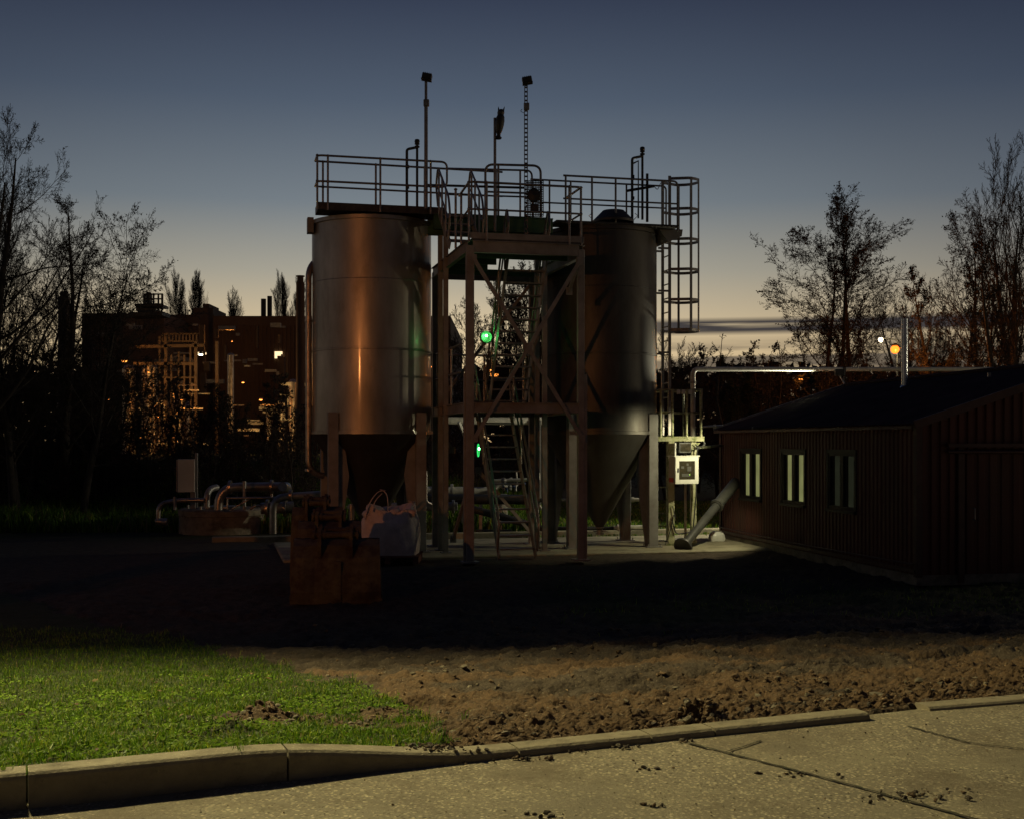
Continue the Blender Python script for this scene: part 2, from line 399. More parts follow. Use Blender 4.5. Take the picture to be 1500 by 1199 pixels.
def soil_material():
    m,nt,b=newmat('soil_cover'); N=nt.nodes.new; L=nt.links.new
    tc=N('ShaderNodeTexCoord'); at=N('ShaderNodeVertexColor'); at.layer_name='cover'; sp=N('ShaderNodeSeparateColor'); L(at.outputs[0],sp.inputs[0])
    def noise(s,d=6,r=.6):
        n=N('ShaderNodeTexNoise'); n.inputs['Scale'].default_value=s; n.inputs['Detail'].default_value=d; n.inputs['Roughness'].default_value=r; L(tc.outputs['Object'],n.inputs['Vector']); return n.outputs['Fac']
    def mix(f,a,b_):
        x=N('ShaderNodeMix'); x.data_type='RGBA'
        if isinstance(f,float): x.inputs['Factor'].default_value=f
        else: L(f,x.inputs['Factor'])
        for k,c in(('A',a),('B',b_)):
            if isinstance(c,tuple): x.inputs[k].default_value=(*c,1)
            else: L(c,x.inputs[k])
        return x.outputs['Result']
    def mr(v,a,b_):
        x=N('ShaderNodeMapRange'); L(v,x.inputs[0]); x.inputs[1].default_value=a; x.inputs[2].default_value=b_; return x.outputs[0]
    earth=mix(mr(noise(7),.35,.65),(.040,.029,.021),(.080,.060,.043))
    clayc=mix(mr(noise(14),.35,.65),(.125,.075,.040),(.075,.048,.029))
    c=mix(sp.outputs[1],earth,clayc)
    vo=N('ShaderNodeTexVoronoi'); vo.inputs['Scale'].default_value=34; L(tc.outputs['Object'],vo.inputs['Vector'])
    c=mix(mr(vo.outputs['Distance'],.22,.06),c,mix(mr(noise(5),.4,.6),(.20,.17,.13),(.14,.10,.07)))
    c=mix(sp.outputs[0],c,mix(mr(noise(3),.35,.65),(.030,.040,.012),(.045,.050,.018)))
    gv=mix(mr(vo.outputs['Distance'],.1,.5),(.42,.40,.32),(.16,.15,.11))
    c=mix(sp.outputs[2],c,gv)
    L(c,b.inputs['Base Color']); b.inputs['Roughness'].default_value=.92; b.inputs['Specular IOR Level'].default_value=.25
    bp=N('ShaderNodeBump'); bp.inputs['Strength'].default_value=.8; bp.inputs['Distance'].default_value=.012
    h=math_n(nt,'ADD',noise(60,5,.7),vo.outputs['Distance']); L(h,bp.inputs['Height']); L(bp.outputs[0],b.inputs['Normal'])
    return m
def math_n(nt,op,a,b):
    n=nt.nodes.new('ShaderNodeMath'); n.operation=op
    for i,x in enumerate((a,b)):
        if isinstance(x,(int,float)): n.inputs[i].default_value=x
        else: nt.links.new(x,n.inputs[i])
    return n.outputs[0]
M['soil']=soil_material()
build_ground()

# road of old exposed-aggregate concrete bays
def road_material():
    m,nt,b=newmat('road_concrete'); N=nt.nodes.new; L=nt.links.new
    tc=N('ShaderNodeTexCoord')
    def noise(s,d=6,r=.6,v=None):
        n=N('ShaderNodeTexNoise'); n.inputs['Scale'].default_value=s; n.inputs['Detail'].default_value=d; n.inputs['Roughness'].default_value=r; L(v or tc.outputs['Object'],n.inputs['Vector']); return n.outputs['Fac']
    def mix(f,a,b_):
        x=N('ShaderNodeMix'); x.data_type='RGBA'; L(f,x.inputs['Factor'])
        for k,c in(('A',a),('B',b_)):
            if isinstance(c,tuple): x.inputs[k].default_value=(*c,1)
            else: L(c,x.inputs[k])
        return x.outputs['Result']
    def mr(v,a,b_):
        x=N('ShaderNodeMapRange'); L(v,x.inputs[0]); x.inputs[1].default_value=a; x.inputs[2].default_value=b_; return x.outputs[0]
    base=mix(mr(noise(2.2),.35,.65),(.27,.23,.150),(.20,.168,.115))
    vo=N('ShaderNodeTexVoronoi'); vo.inputs['Scale'].default_value=62; vo.inputs['Randomness'].default_value=1
    dv=N('ShaderNodeVectorMath'); dv.operation='ADD'; dn_=N('ShaderNodeTexNoise'); dn_.inputs['Scale'].default_value=45; L(tc.outputs['Object'],dn_.inputs['Vector']); dm=N('ShaderNodeVectorMath'); dm.operation='SCALE'; dm.inputs['Scale'].default_value=.02; L(dn_.outputs['Color'],dm.inputs[0]); L(tc.outputs['Object'],dv.inputs[0]); L(dm.outputs[0],dv.inputs[1]); L(dv.outputs[0],vo.inputs['Vector'])
    stone=mix(mr(vo.outputs['Color'],.15,.85),(.10,.075,.045),(.62,.52,.34))
    expo=mr(noise(1.7,5),.34,.50)
    f=math_n(nt,'MULTIPLY',mr(vo.outputs['Distance'],.50,.30),expo)
    c=mix(f,base,stone)
    dirt=mr(noise(1.3,8,.78),.50,.66)
    c=mix(dirt,c,(.155,.118,.072))
    fleck=mr(noise(38,2),.66,.72); c=mix(fleck,c,(.09,.07,.045))
    L(c,b.inputs['Base Color']); b.inputs['Roughness'].default_value=.85
    bp=N('ShaderNodeBump'); bp.inputs['Strength'].default_value=.8; bp.inputs['Distance'].default_value=.006
    h=math_n(nt,'ADD',math_n(nt,'MULTIPLY',vo.outputs['Distance'],-.5),math_n(nt,'MULTIPLY',noise(120,5,.75),1.4)); L(h,bp.inputs['Height']); L(bp.outputs[0],b.inputs['Normal'])
    return m
M['road']=road_material()
M['moss_joint']=mat('joint_dirt',(.035,.035,.012),(.05,.035,.02),rough=.95,scale=14)
M['kerb']=mat('kerb_concrete',(.30,.255,.17),(.20,.165,.11),rough=.88,scale=6,bump=.25,bscale=60,c3=(.10,.08,.05),s3=5,t3=(.52,.68))
M['slab']=mat('slab_concrete',(.34,.31,.21),(.24,.21,.14),rough=.85,scale=2.5,bump=.2,bscale=40,c3=(.13,.12,.07),s3=2.5,t3=(.55,.7))
def road():
    # slightly uneven sheet, from the kerb towards and behind the camera
    A=np.linspace(-14,16,260); S=-np.concatenate([np.linspace(-.10,4.2,90),np.geomspace(4.4,40,30)])
    a,s=np.meshgrid(A,S)
    X=K0.x+E.x*a+Nn.x*s; Y=K0.y+E.y*a+Nn.y*s
    Z=ROADZ+(fbm(X*1.2,Y*1.2,3)-.5)*.012+(fbm(X*12,Y*12,3)-.5)*.004-.0*s
    v=np.stack([X,Y,Z],-1).reshape(-1,3); r,c=a.shape; i=np.arange(r*c).reshape(r,c)
    q=np.stack([i[:-1,:-1],i[1:,:-1],i[1:,1:],i[:-1,1:]],-1).reshape(-1,4)
    o=npmesh('road',v,q.ravel(),np.full(len(q),4),'road',smooth=True); tag(o,kind='structure')
    # joints between the bays
    def rp(px,py):
        Yd=F*(CZ-ROADZ)/(py-HY); return V((px-750)/F*Yd,Yd,ROADZ)
    rng=random.Random(5)
    for nm,pts,wd in (('road_joint',[(1008,1089),(1133,1121),(1275,1158),(1417,1196),(1600,1245)],.020),('road_joint',[(1063,1102),(1090,1094),(1115,1085)],.012),('road_joint',[(1330,1064),(1420,1088),(1520,1100),(1640,1118)],.016)):
        w=[rp(*p) for p in pts]; fine=[]
        for p0,p1 in zip(w,w[1:]):
            for k in range(14): fine.append(p0.lerp(p1,k/14))
        fine.append(w[-1]); mb=MB(); vs=[]
        d=(w[-1]-w[0]).normalized(); n=V(-d.y,d.x,0)
        for p in fine:
            j=rng.uniform(-.004,.004); ww=wd*rng.uniform(.5,1.1)
            for q_ in(-1,1):
                pp=p+n*(j+q_*ww*.5); vs.append((pp.x,pp.y,ROADZ+(float(fbm(np.array(pp.x*1.2),np.array(pp.y*1.2),3))-.5)*.012+.006))
        mb.add(vs,[(2*k,2*k+1,2*k+3,2*k+2) for k in range(len(fine)-1)])
        tag(mb.build(nm,'moss_joint'),kind='structure')
road()
# kerb stones
def kerb_stone(a0,a1,label,h=None,off=(0,0),grp='kerb stones along the concrete road',rot=0):
    n=10; prof=[]; mb=MB(); vs=[]
    e=E.copy(); nn=Nn.copy()
    if rot: 
        R_=Matrix.Rotation(rot,3,'Z'); e=R_@e; nn=R_@nn
    o0=K0+V(off[0],off[1],0)
    for k in range(n+1):
        a=a0+.004+(a1-a0-.008)*k/n; hh=float(kerbh(a)) if h is None else h
        base=o0+e*a
        wob=(random.random()-.5)*.003
        pf=[(-.0,-.25),(-.0,hh-.022),(.006,hh-.010),(.018,hh-.002),(.03,hh),(.118,hh),(.125,hh-.006),(.125,-.25)]
        for (s,z) in pf: 
            p=base+nn*(s+wob); vs.append((p.x,p.y,ROADZ+z))
    m=8
    fs=[(k*m+j,k*m+j+1,(k+1)*m+j+1,(k+1)*m+j) for k in range(n) for j in range(m-1)]
    fs+=[tuple(range(m)),tuple(n*m+j for j in range(m))[::-1]]
    mb.add(vs,fs); o=mb.build('kerb_stone','kerb'); c=o0+e*a0
    recentre(o,(c.x,c.y,ROADZ)); tag(o,label,'kerb stone',grp)
J=[-2.83,-1.905,-.955,.045,1.00,1.93,2.40]
a_=lambda px,py:(lambda Y:as_of((px-750)/F*Y,Y)[0])(F*1.33/(py-HY))
J=[-3.75,-2.80,a_(40,1187),a_(422,1143),a_(760,1107),a_(966,1092),a_(1062,1083),a_(1290,1058)]
KL=['tall dusty kerb stone beyond the left end of the kerb row','tall kerb stone cut by the left edge of the picture beside the lawn','long tall kerb stone in front of the lawn, second from the left',
 'tapering kerb stone that drops from full height beside the bare soil patch','low flush kerb stone with clods at its foot, mid row','short low kerb stone left of the clay rubble pile','last low kerb stone half buried in clay rubble at the right end of the row']
for k in range(len(J)-1): kerb_stone(J[k],J[k+1],KL[k])
r0=V(*ghit(1362,1040),0); 
kerb_stone(0,.95,'flush kerb stone on its own at the right edge beyond the gap',h=.02,off=(F*1.33/(1041-HY)*(1362-750)/F,F*1.33/(1041-HY)-5.2),grp='kerb stones along the concrete road',rot=math.radians(-4))

# concrete slab under the tanks
UA=math.radians(13.5); U=V(math.cos(UA),math.sin(UA),0); Vv=V(-math.sin(UA),math.cos(UA),0); ZA=V(0,0,1)
def UV(o,u,v,z=0): return Vector(o)+U*u+Vv*v+ZA*z
LT=V(-2.84,24.9,0); RT=V(1.86,26.05,0); TW=V(-.76,22.12,0)   # tank centres, front-left post of the tower
mb=MB(); c=UV(RT,-1.5,.1); mb.box((c.x,c.y,-.03),(10.4,4.1,.16),(U,Vv,ZA),.02)
tag(mb.build('concrete_pad','slab'),kind='structure')
# low concrete edging behind the tanks
mb=MB(); c=UV(RT,0,3.0); mb.box((c.x,c.y,.03),(16,.22,.2),(U,Vv,ZA),.02); tag(mb.build('concrete_edging','slab'),kind='structure')

# ------------------------------------------------------------------ lawn blades and rubble
def blades(name,n,xr,yr,dens,hgt,wid,seed,ms,cols):
    rs=np.random.RandomState(seed)
    x=rs.uniform(*xr,n*3); y=rs.uniform(*yr,n*3)
    # favour ground close to the camera
    keep=rs.rand(n*3)<dens(x,y)*np.clip((5.0/np.hypot(x,y))**1.6,0,1)
    x=x[keep][:n]; y=y[keep][:n]; n=len(x)
    z=ztop(x,y)-.008
    clump=fbm(x*5,y*5,3); tall=fbm(x*2+9,y*2,3)
    h=hgt*(.35+1.0*rs.rand(n)+.9*(rs.rand(n)>.96))*(.25+1.7*clump*clump+.5*tall); w=wid*(.6+.8*rs.rand(n))
    ang=rs.uniform(0,2*np.pi,n); lean=rs.uniform(.15,1.1,n); la=rs.uniform(0,2*np.pi,n)+clump*9
    dx,dy=np.cos(ang)*w*.5,np.sin(ang)*w*.5
    lx,ly=np.cos(la)*lean,np.sin(la)*lean
    b=np.stack([x,y,z],-1)
    side=np.stack([dx,dy,np.zeros(n)],-1)
    m=b+np.stack([lx*h*.28,ly*h*.28,h*.55],-1); t=b+np.stack([lx*h*.85,ly*h*.85,h*(.95-.28*lean)],-1)
    v=np.stack([b-side,b+side,m+side*.75,m-side*.75,t],1).reshape(-1,3)
    i=np.arange(n)*5
    f=np.stack([i,i+1,i+2,i+3,i+3,i+2,i+4],-1).ravel(); lt=np.tile([4,3],n)
    o=npmesh(name,v,f,lt,ms)
    mi=np.repeat(rs.choice(len(ms),n,p=cols),2).astype(np.int32); o.data.polygons.foreach_set('material_index',mi)
    return o
def grassmat(name,c):
    m,nt,b=newmat(name); b.inputs['Base Color'].default_value=(*c,1); b.inputs['Roughness'].default_value=.55; b.inputs['Specular IOR Level'].default_value=.35
    tr=nt.nodes.new('ShaderNodeBsdfTranslucent'); tr.inputs['Color'].default_value=(*[v*1.2 for v in c],1)
    ms=nt.nodes.new('ShaderNodeMixShader'); ms.inputs[0].default_value=.3
    nt.links.new(b.outputs[0],ms.inputs[1]); nt.links.new(tr.outputs[0],ms.inputs[2])
    out=[n for n in nt.nodes if n.type=='OUTPUT_MATERIAL'][0]; nt.links.new(ms.outputs[0],out.inputs[0]); return m
G=[None]*0+[grassmat('grass_mid',(.130,.245,.010)),grassmat('grass_dark',(.045,.105,.007)),grassmat('grass_yellow',(.30,.36,.03)),grassmat('grass_straw',(.30,.24,.10))]
def matte(name,c):
    m,nt,b=newmat(name); b.inputs['Base Color'].default_value=(*c,1); b.inputs['Roughness'].default_value=1; b.inputs['Specular IOR Level'].default_value=0; return m
G4,G5=matte('clover_a',(.085,.15,.015)),matte('clover_b',(.13,.19,.03))
o=blades('lawn_grass',150000,(-6.5,.6),(3.6,14.5),lawn_density,.050,.0048,1,G,[.5,.27,.19,.04]); tag(o,'short green lawn sloping down behind the tall kerb','lawn grass',kind='stuff')
def weeds(x,y):
    a,s=as_of(x,y)
    strip=np.exp(-((y-17.)/1.8)**2)*(x>.6)*.9*(fbm(x*.6,y*.6,3)>.42)
    tuft=(np.hypot(x-ghit(640,1062)[0],y-ghit(640,1062)[1])<.16)*(fbm(x*8,y*8,2)>.45)*1.
    edge=((s<.42)&(s>.14)&(a<-.25)&(a>-1.6))*.9
    return np.clip(strip*5+tuft+edge,0,1)
o=blades('grass_tufts',26000,(-3,8.5),(4.2,20),weeds,.065,.007,2,G,[.45,.3,.2,.05]); tag(o,'rough grass tufts scattered over the dug soil and along the kerb','grass tufts',kind='stuff')
def litter(n,seed):
    rs=np.random.RandomState(seed); x=rs.uniform(-4.5,4.5,n); y=rs.uniform(4.6,10.5,n); a,s=as_of(x,y); k=(s>.2); x=x[k];y=y[k];n=len(x)
    z=ztop(x,y)+.012+.02*lawn_density(x,y); r=rs.uniform(.012,.028,n); an=rs.uniform(0,6.28,n); c,s_=np.cos(an),np.sin(an); h=rs.uniform(-.3,.6,(n,4))
    loc=[(-1,0),(0,.45),(1,0),(0,-.45)]
    v=np.stack([np.stack([x+(c*u-s_*w)*r,y+(s_*u+c*w)*r,z+h[:,i]*r],-1) for i,(u,w) in enumerate(loc)],1).reshape(-1,3)
    i=np.arange(n)*4; f=np.stack([i,i+1,i+2,i,i+2,i+3],-1).ravel()
    o=npmesh('leaf_litter',v,f,np.full(n*2,3),'dryleaf'); tag(o,'scattered fallen brown leaves on the lawn and dug soil','leaf litter',kind='stuff')
M['dryleaf']=mat('fallen_leaf',(.17,.10,.035),(.09,.055,.025),rough=.8,scale=9)
litter(260,21)
# broad-leaved weeds within the lawn
def clover(n,seed):
    rs=np.random.RandomState(seed); x=rs.uniform(-5,.2,n*4); y=rs.uniform(3.7,10,n*4)
    k=rs.rand(n*4)<lawn_density(x,y)*(fbm(x*2.5,y*2.5,3)>.5)*np.clip((5/np.hypot(x,y))**1.5,0,1); x=x[k][:n]; y=y[k][:n]; n=len(x)
    z=ztop(x,y)+rs.uniform(.008,.03,n); r=rs.uniform(.005,.012,n); a=rs.uniform(0,6.28,n); tl=rs.uniform(-.5,.5,(n,2))
    vs=[]
    for k in range(5):
        an=a+k*2*np.pi/5; cx,cy=np.cos(an)*r,np.sin(an)*r; vs.append(np.stack([x+cx,y+cy,z+cx*tl[:,0]+cy*tl[:,1]],-1))
    v=np.stack(vs,1).reshape(-1,3); i=np.arange(n)*5; f=(i[:,None]+np.arange(5)).ravel()
    o=npmesh('clover_leaves',v,f,np.full(n,5),[G4,G5]); o.data.polygons.foreach_set('material_index',rs.randint(0,2,n).astype(np.int32))
    tag(o,'small round clover and weed leaves growing through the lawn','clover',kind='stuff')
clover(16000,5)
_ico=None
def rocks(name,pts,ms,seed,label,cat):
    rs=np.random.RandomState(seed); t=(1+5**.5)/2
    iv=np.array([(-1,t,0),(1,t,0),(-1,-t,0),(1,-t,0),(0,-1,t),(0,1,t),(0,-1,-t),(0,1,-t),(t,0,-1),(t,0,1),(-t,0,-1),(-t,0,1)])/1.902
    fi=np.array([(0,11,5),(0,5,1),(0,1,7),(0,7,10),(0,10,11),(1,5,9),(5,11,4),(11,10,2),(10,7,6),(7,1,8),(3,9,4),(3,4,2),(3,2,6),(3,6,8),(3,8,9),(4,9,5),(2,4,11),(6,2,10),(8,6,7),(9,8,1)])
    n=len(pts); p=np.array(pts)
    r=p[:,3]; jit=rs.uniform(.62,1.25,(n,12,1)); sc=rs.uniform(.6,1.3,(n,1,3))*np.array([1,1,.7])
    v=iv[None]*jit*sc*r[:,None,None]
    an=rs.uniform(0,6.28,n); c,s_=np.cos(an)[:,None],np.sin(an)[:,None]
    x=v[:,:,0]*c-v[:,:,1]*s_; y=v[:,:,0]*s_+v[:,:,1]*c
    v=np.stack([x,y,v[:,:,2]],-1)+p[:,None,:3]
    f=(fi[None]+np.arange(n)[:,None,None]*12).ravel()
    o=npmesh(name,v.reshape(-1,3),f,np.full(n*20,3),ms)
    o.data.polygons.foreach_set('material_index',np.repeat(rs.randint(0,len(ms),n),20).astype(np.int32))
    tag(o,label,cat,kind='stuff'); return o
M['clod']=mat('clay_clods',(.155,.095,.050),(.095,.062,.034),rough=.95,scale=30,bump=.3,bscale=90)
M['stone']=mat('pale_stones',(.19,.155,.105),(.11,.09,.062),rough=.85,scale=25)
M['darkclod']=mat('dark_clods',(.07,.05,.035),(.045,.034,.026),rough=.95,scale=25,bump=.3,bscale=90)
rs=np.random.RandomState(11); pts=[]
x=rs.uniform(-3,7,60000); y=rs.uniform(4.3,14.5,60000); a,s=as_of(x,y)
dn=(fbm(x*2.2,y*2.2,4)>.47)*(1-lawn_density(x,y))*(s>.16)*np.clip((5.2/np.hypot(x,y))**1.2,0,1)*(.5+1.0*np.exp(-((s-.8)/.9)**2))
k=rs.rand(len(x))<dn*.8; x=x[k]; y=y[k]; r=.0035+.030*rs.rand(len(x))**7; z=ztop(x,y)+r*.25
pts=np.stack([x,y,z,r],-1)
def cluster(px,py,rad,n,rmin,rmax):
    cx,cy=ghit(px,py); xx=cx+rs.randn(n)*rad; yy=cy+rs.randn(n)*rad*.8; rr=rmin+(rmax-rmin)*rs.rand(n)**2.5
    a,s=as_of(xx,yy); k=s>.15; xx,yy,rr=xx[k],yy[k],rr[k]
    return np.stack([xx,yy,ztop(xx,yy)+rr*.3,rr],-1)
cl=[cluster(385,1052,.16,160,.006,.030),cluster(345,1070,.12,70,.005,.02),cluster(455,1055,.14,80,.005,.02),cluster(510,1062,.16,90,.005,.02),cluster(570,1052,.2,110,.005,.02),cluster(1022,1060,.10,200,.006,.026),cluster(1040,1068,.14,120,.006,.022),cluster(1130,1000,.30,220,.004,.024),cluster(1290,1045,.22,110,.004,.020),cluster(1400,1075,.2,90,.006,.03),cluster(1330,1058,.14,40,.008,.026),cluster(720,1072,.30,240,.003,.015),cluster(630,1080,.1,90,.005,.02),cluster(860,1055,.40,240,.003,.015),cluster(1220,1040,.34,200,.003,.018)]
pts=np.concatenate([pts]+cl)
rocks('soil_rubble',pts,['clod','clod','clod','stone','clod','darkclod'],4,'clay clods and small stones strewn over the dug soil behind the low kerb','rubble')
# mud crumbs fallen on the road and on the kerb
q=[]
for (px,py,n,rad) in ((625,1113,70,.055),(650,1108,40,.09),(785,1112,26,.03),(918,1094,22,.03),(1305,1168,40,.06),(955,1179,14,.02),(800,1195,18,.025),(612,1092,40,.03),(1005,1086,14,.02),(1375,1165,30,.07),(850,1101,8,.02),(945,1128,10,.03),(1170,1135,16,.06)):
    Yd=F*1.33/(py-HY); Xd=(px-750)/F*Yd
    for _ in range(n):
        xx=Xd+rs.randn()*rad*1.4; yy=Yd+rs.randn()*rad*.6; a,s=as_of(xx,yy); rr=.003+.012*rs.rand()**2
        zz=ROADZ+rr*.4+(float(kerbh(a)) if 0<s<.12 else .002)
        q.append((xx,yy,zz,rr))
xx=rs.uniform(-3,4,2600); yy=rs.uniform(3,6.6,2600); a,s=as_of(xx,yy); k=(s<-.01); xx,yy=xx[k],yy[k]; rr=.0015+.004*rs.rand(len(xx))**3
pr=np.stack([xx,yy,np.full(len(xx),ROADZ)+rr*.6,rr],-1)
rocks('mud_crumbs',np.concatenate([np.array(q),pr]),['darkclod','stone','clod'],9,'crumbs of mud and grit lying on the concrete road and kerb','mud crumbs')
# ------------------------------------------------------------------ helpers for steelwork
def arc(c,a,b,r,n=6):
    """fillet corner at c between directions a and b (unit vectors away from c)"""
    c=Vector(c); p0=c+a*r; p1=c+b*r; out=[]
    for i in range(n+1):
        t=i/n; out.append((p0*(1-t)+c*t)*(1-t)+(c*(1-t)+p1*t)*t)
    return out
def path(pts,r=.1):
    """polyline with rounded corners"""
    pts=[Vector(p) for p in pts]; out=[pts[0]]
    for i in range(1,len(pts)-1):
        a=(pts[i-1]-pts[i]).normalized(); b=(pts[i+1]-pts[i]).normalized()
        out+=arc(pts[i],a,b,r)
    out.append(pts[-1]); return out
def railing(parent, pts, ht=1.05, mid=.52, posts=4, r=.021, m='rail', ends=(True,True), name='guard_rail', extra=()):
    """tubular rail along a base polyline, with posts as sub-parts"""
    pts=[Vector(p) for p in pts]; z=ZA
    mb=MB(); top=[p+z*ht for p in pts]; md=[p+z*mid for p in pts]
    if len(pts)>2: t_=path(top,.10); m_=path(md,.08)
    else: t_=top; m_=md
    mb.tube(t_,r,8); mb.tube(m_,r*.9,8)
    g=mb.build(name,m,parent)
    for a,b in zip(pts,pts[1:]):
        n=max(1,int(round((b-a).length/(1.0)))) if posts is None else posts
        for k in range(n+1):
            if k==n and b is not pts[-1]: continue
            p=a.lerp(b,k/n); q=MB(); q.tube([p,p+z*ht],r,8)
            q.lathe(p+z*(ht),[(0,r*1.5),(r*1.1,r*1.15),(r*1.5,0),(r*1.1,-r*1.15),(0,-r*1.5)],8); q.lathe(p+z*(mid),[(r,r*1.5),(r*1.5,r*.8),(r*1.5,-r*.8),(r,-r*1.5)],8)
            q.box(p+z*.01,(.09,.09,.02),(U,Vv,ZA))
            q.build('rail_post',m,g)
    return g

# ------------------------------------------------------------------ silos
ZT=6.62; ZB=2.40; R=1.2
def silo(c,label,right):
    t=thing('storage_silo',(c.x,c.y,0),label,'silo','steel silos on legs')
    # shell with rolled seams
    mb=MB(); prof=[(R+.03,ZB-.03),(R+.03,ZB+.03),(R,ZB+.035)]
    for zs in (4.02,):
        prof+=[(R,zs-.02),(R+.010,zs-.014),(R+.010,zs+.014),(R,zs+.02)]
    for zs in (5.38,):
        prof+=[(R,zs-.006),(R+.003,zs),(R,zs+.006)]
    prof+=[(R,ZT-.10),(R+.045,ZT-.095),(R+.045,ZT-.02),(R-.05,ZT),(.25,ZT+.10),(.0,ZT+.10)]
    sm_='steel_shaded' if right else 'steel'
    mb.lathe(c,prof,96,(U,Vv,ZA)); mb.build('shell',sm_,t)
    mb=MB(); mb.lathe(c,[(R-.005,ZB-.02),(.075,.40),(.06,.36)],80,(U,Vv,ZA)); mb.build('cone','steel_shaded',t)
    o=MB(); o.lathe(c,[(.10,.42),(.10,.40),(.06,.39),(.06,.30),(.09,.29),(.09,.26),(0,.26)],20); o.bar(V(c.x-.14,c.y-.02,.33),V(c.x+.14,c.y-.02,.33),.03,.03); o.build('outlet_valve','galv',t)
    # legs: box column plus a fin that follows the cone
    for (a,b) in ((-1,-1),(1,-1),(1,1),(-1,1)):
        p=UV(c,a*.86,b*.86); mb=MB()
        mb.box((p.x,p.y,1.41),(.20,.20,2.76),(U,Vv,ZA),.008)
        # fin in the plane facing the camera side
        q=UV(c,a*.86-a*.1,b*.86-b*.09)
        pts=[q+ZA*2.72,q-U*a*.0+ZA*.05,q-U*a*.02+ZA*.05,q-U*a*.22+ZA*1.55,q-U*a*.10+ZA*2.36,q-U*a*.06+ZA*2.7]
        mb.poly(pts,Vv*(b*.02))
        q2=UV(c,a*.86-a*.09,b*.86-b*.1)
        pts=[q2+ZA*2.72,q2+ZA*.05,q2-Vv*b*.02+ZA*.05,q2-Vv*b*.22+ZA*1.55,q2-Vv*b*.10+ZA*2.36,q2-Vv*b*.06+ZA*2.7]
        mb.poly(pts,U*(a*.02))
        mb.box((p.x,p.y,.055),(.34,.34,.03),(U,Vv,ZA))
        for i in(-1,1):
            for j in(-1,1): k=p+U*.13*i+Vv*.13*j; mb.tube([k+ZA*.06,k+ZA*.12],.014,6)
        mb.build('leg','legpaint',t)
    return t
tl=silo(LT,'stainless steel silo with orange light on its shell, left of the stair tower',False)
tr=silo(RT,'darker stainless silo behind the stair tower with a cowl hatch on top',True)

# left silo: service walkway on top, with kick plate and double rails
def deck(t,c,u0,u1,v0,v1,z,th=.10,m='darkgrate'):
    mb=MB(); a=UV(c,(u0+u1)/2,(v0+v1)/2); mb.box((a.x,a.y,z-.02),(u1-u0,v1-v0,.04),(U,Vv,ZA))
    for v in(v0,v1): q=UV(c,(u0+u1)/2,v); mb.box((q.x,q.y,z),(u1-u0,.012,th),(U,Vv,ZA))
    mb.build('walkway_deck',m,t)
Zd=ZT+.05
mb=MB(); a=UV(LT,.05,-.98); mb.box((a.x,a.y,Zd),(2.46,.62,.05),(U,Vv,ZA)); 
for v in(-1.30,-.66): q=UV(LT,.05,v); mb.box((q.x,q.y,Zd+.03),(2.46,.014,.14),(U,Vv,ZA))
q=UV(LT,-1.18,-.98); mb.box((q.x,q.y,Zd+.03),(.014,.64,.14),(U,Vv,ZA)); mb.build('walkway_deck','darkgrate',tl)
H=.98
# front rail with a rounded return loop at its right end
z0=Zd; fl=UV(LT,-1.20,-1.33,z0); fr=UV(LT,1.30,-1.33,z0); bl=UV(LT,-1.20,-.82,z0); br=UV(LT,2.55,-.72,z0)
g=MB(); g.tube(path([bl+ZA*H,fl+ZA*H,fr+ZA*H,fr+ZA*(H*.5),UV(LT,-1.2,-1.33,z0)+ZA*(H*.5),bl+ZA*(H*.5)],.12),.021,8)
gr=g.build('guard_rail','rail',tl)
for k,u in enumerate((-1.20,-1.0,.0,.98)):
    p=UV(LT,u,-1.33,z0); q=MB(); q.tube([p-ZA*.05,p+ZA*H],.021,8); q.lathe(p+ZA*H,[(0,.03),(.03,.01),(.03,-.01),(0,-.03)],8); q.lathe(p+ZA*H*.5,[(.02,.03),(.031,.01),(.031,-.01),(.02,-.03)],8); q.build('rail_post','rail',gr)
g=MB(); g.tube([bl+ZA*(H),br+ZA*(H)],.021,8); g.tube([bl+ZA*(H*.5),br+ZA*(H*.5)],.019,8)
gr=g.build('guard_rail','rail',tl)
for u in (-1.05,-.02,.95,2.40):
    p=UV(LT,u,-.80,z0); q=MB(); q.tube([p-ZA*.03,p+ZA*H],.021,8); q.lathe(p+ZA*H,[(0,.03),(.03,.01),(.03,-.01),(0,-.03)],8); q.lathe(p+ZA*H*.5,[(.02,.03),(.031,.01),(.031,-.01),(.02,-.03)],8); q.build('rail_post','rail',gr)
# vent stack (swan neck + thin stack)
def vent(t,px0,px1,ytop,yel,ybot,Y,r=.028):
    a=P(px0,ybot,Y); b=P(px0,yel,Y); c=P(px1,yel-3,Y+.1); d=P(px1,ytop,Y+.1); e=P(px1,ybot,Y+.1)
    mb=MB(); mb.tube(path([a,b,c],.05),r,8); mb.tube([e,d],r*.9,8)
    for zz,rr in((-.10,.05),(-.04,.05)): mb.lathe(d+ZA*zz,[(0,.02),(rr,.015),(rr,-.015),(0,-.02)],10)
    mb.lathe(d,[(0,.06),(.045,.045),(.055,.0),(.03,-.05)],10)
    for f in(.35,.7): mb.box(a.lerp(b,f)+V(.02,0,0),(.05,.07,.06))
    mb.build('vent_pipe','dark',t)
vent(tl,596,611,208,219,304,24.6)
# downpipe on the left of the left silo
p0=P(461,378,24.9)
mb=MB(); X0=P(455,600,24.6)
mb.tube(path([P(462,383,24.7),P(452,392,24.55),P(452,690,24.55),P(474,697,24.7)],.22),.062,14)
for y in(470,595,688): q=P(452,y,24.55); mb.lathe(q,[(.06,.03),(.075,.02),(.075,-.02),(.06,-.03)],16)
mb.build('downpipe','pipe',tl)
# bracket lugs at the rim
mb=MB(); q=UV(LT,-1.25,-.2,ZT-.12); mb.box(q,(.12,.25,.30),(U,Vv,ZA)); mb.build('lifting_lug','legpaint',tl)

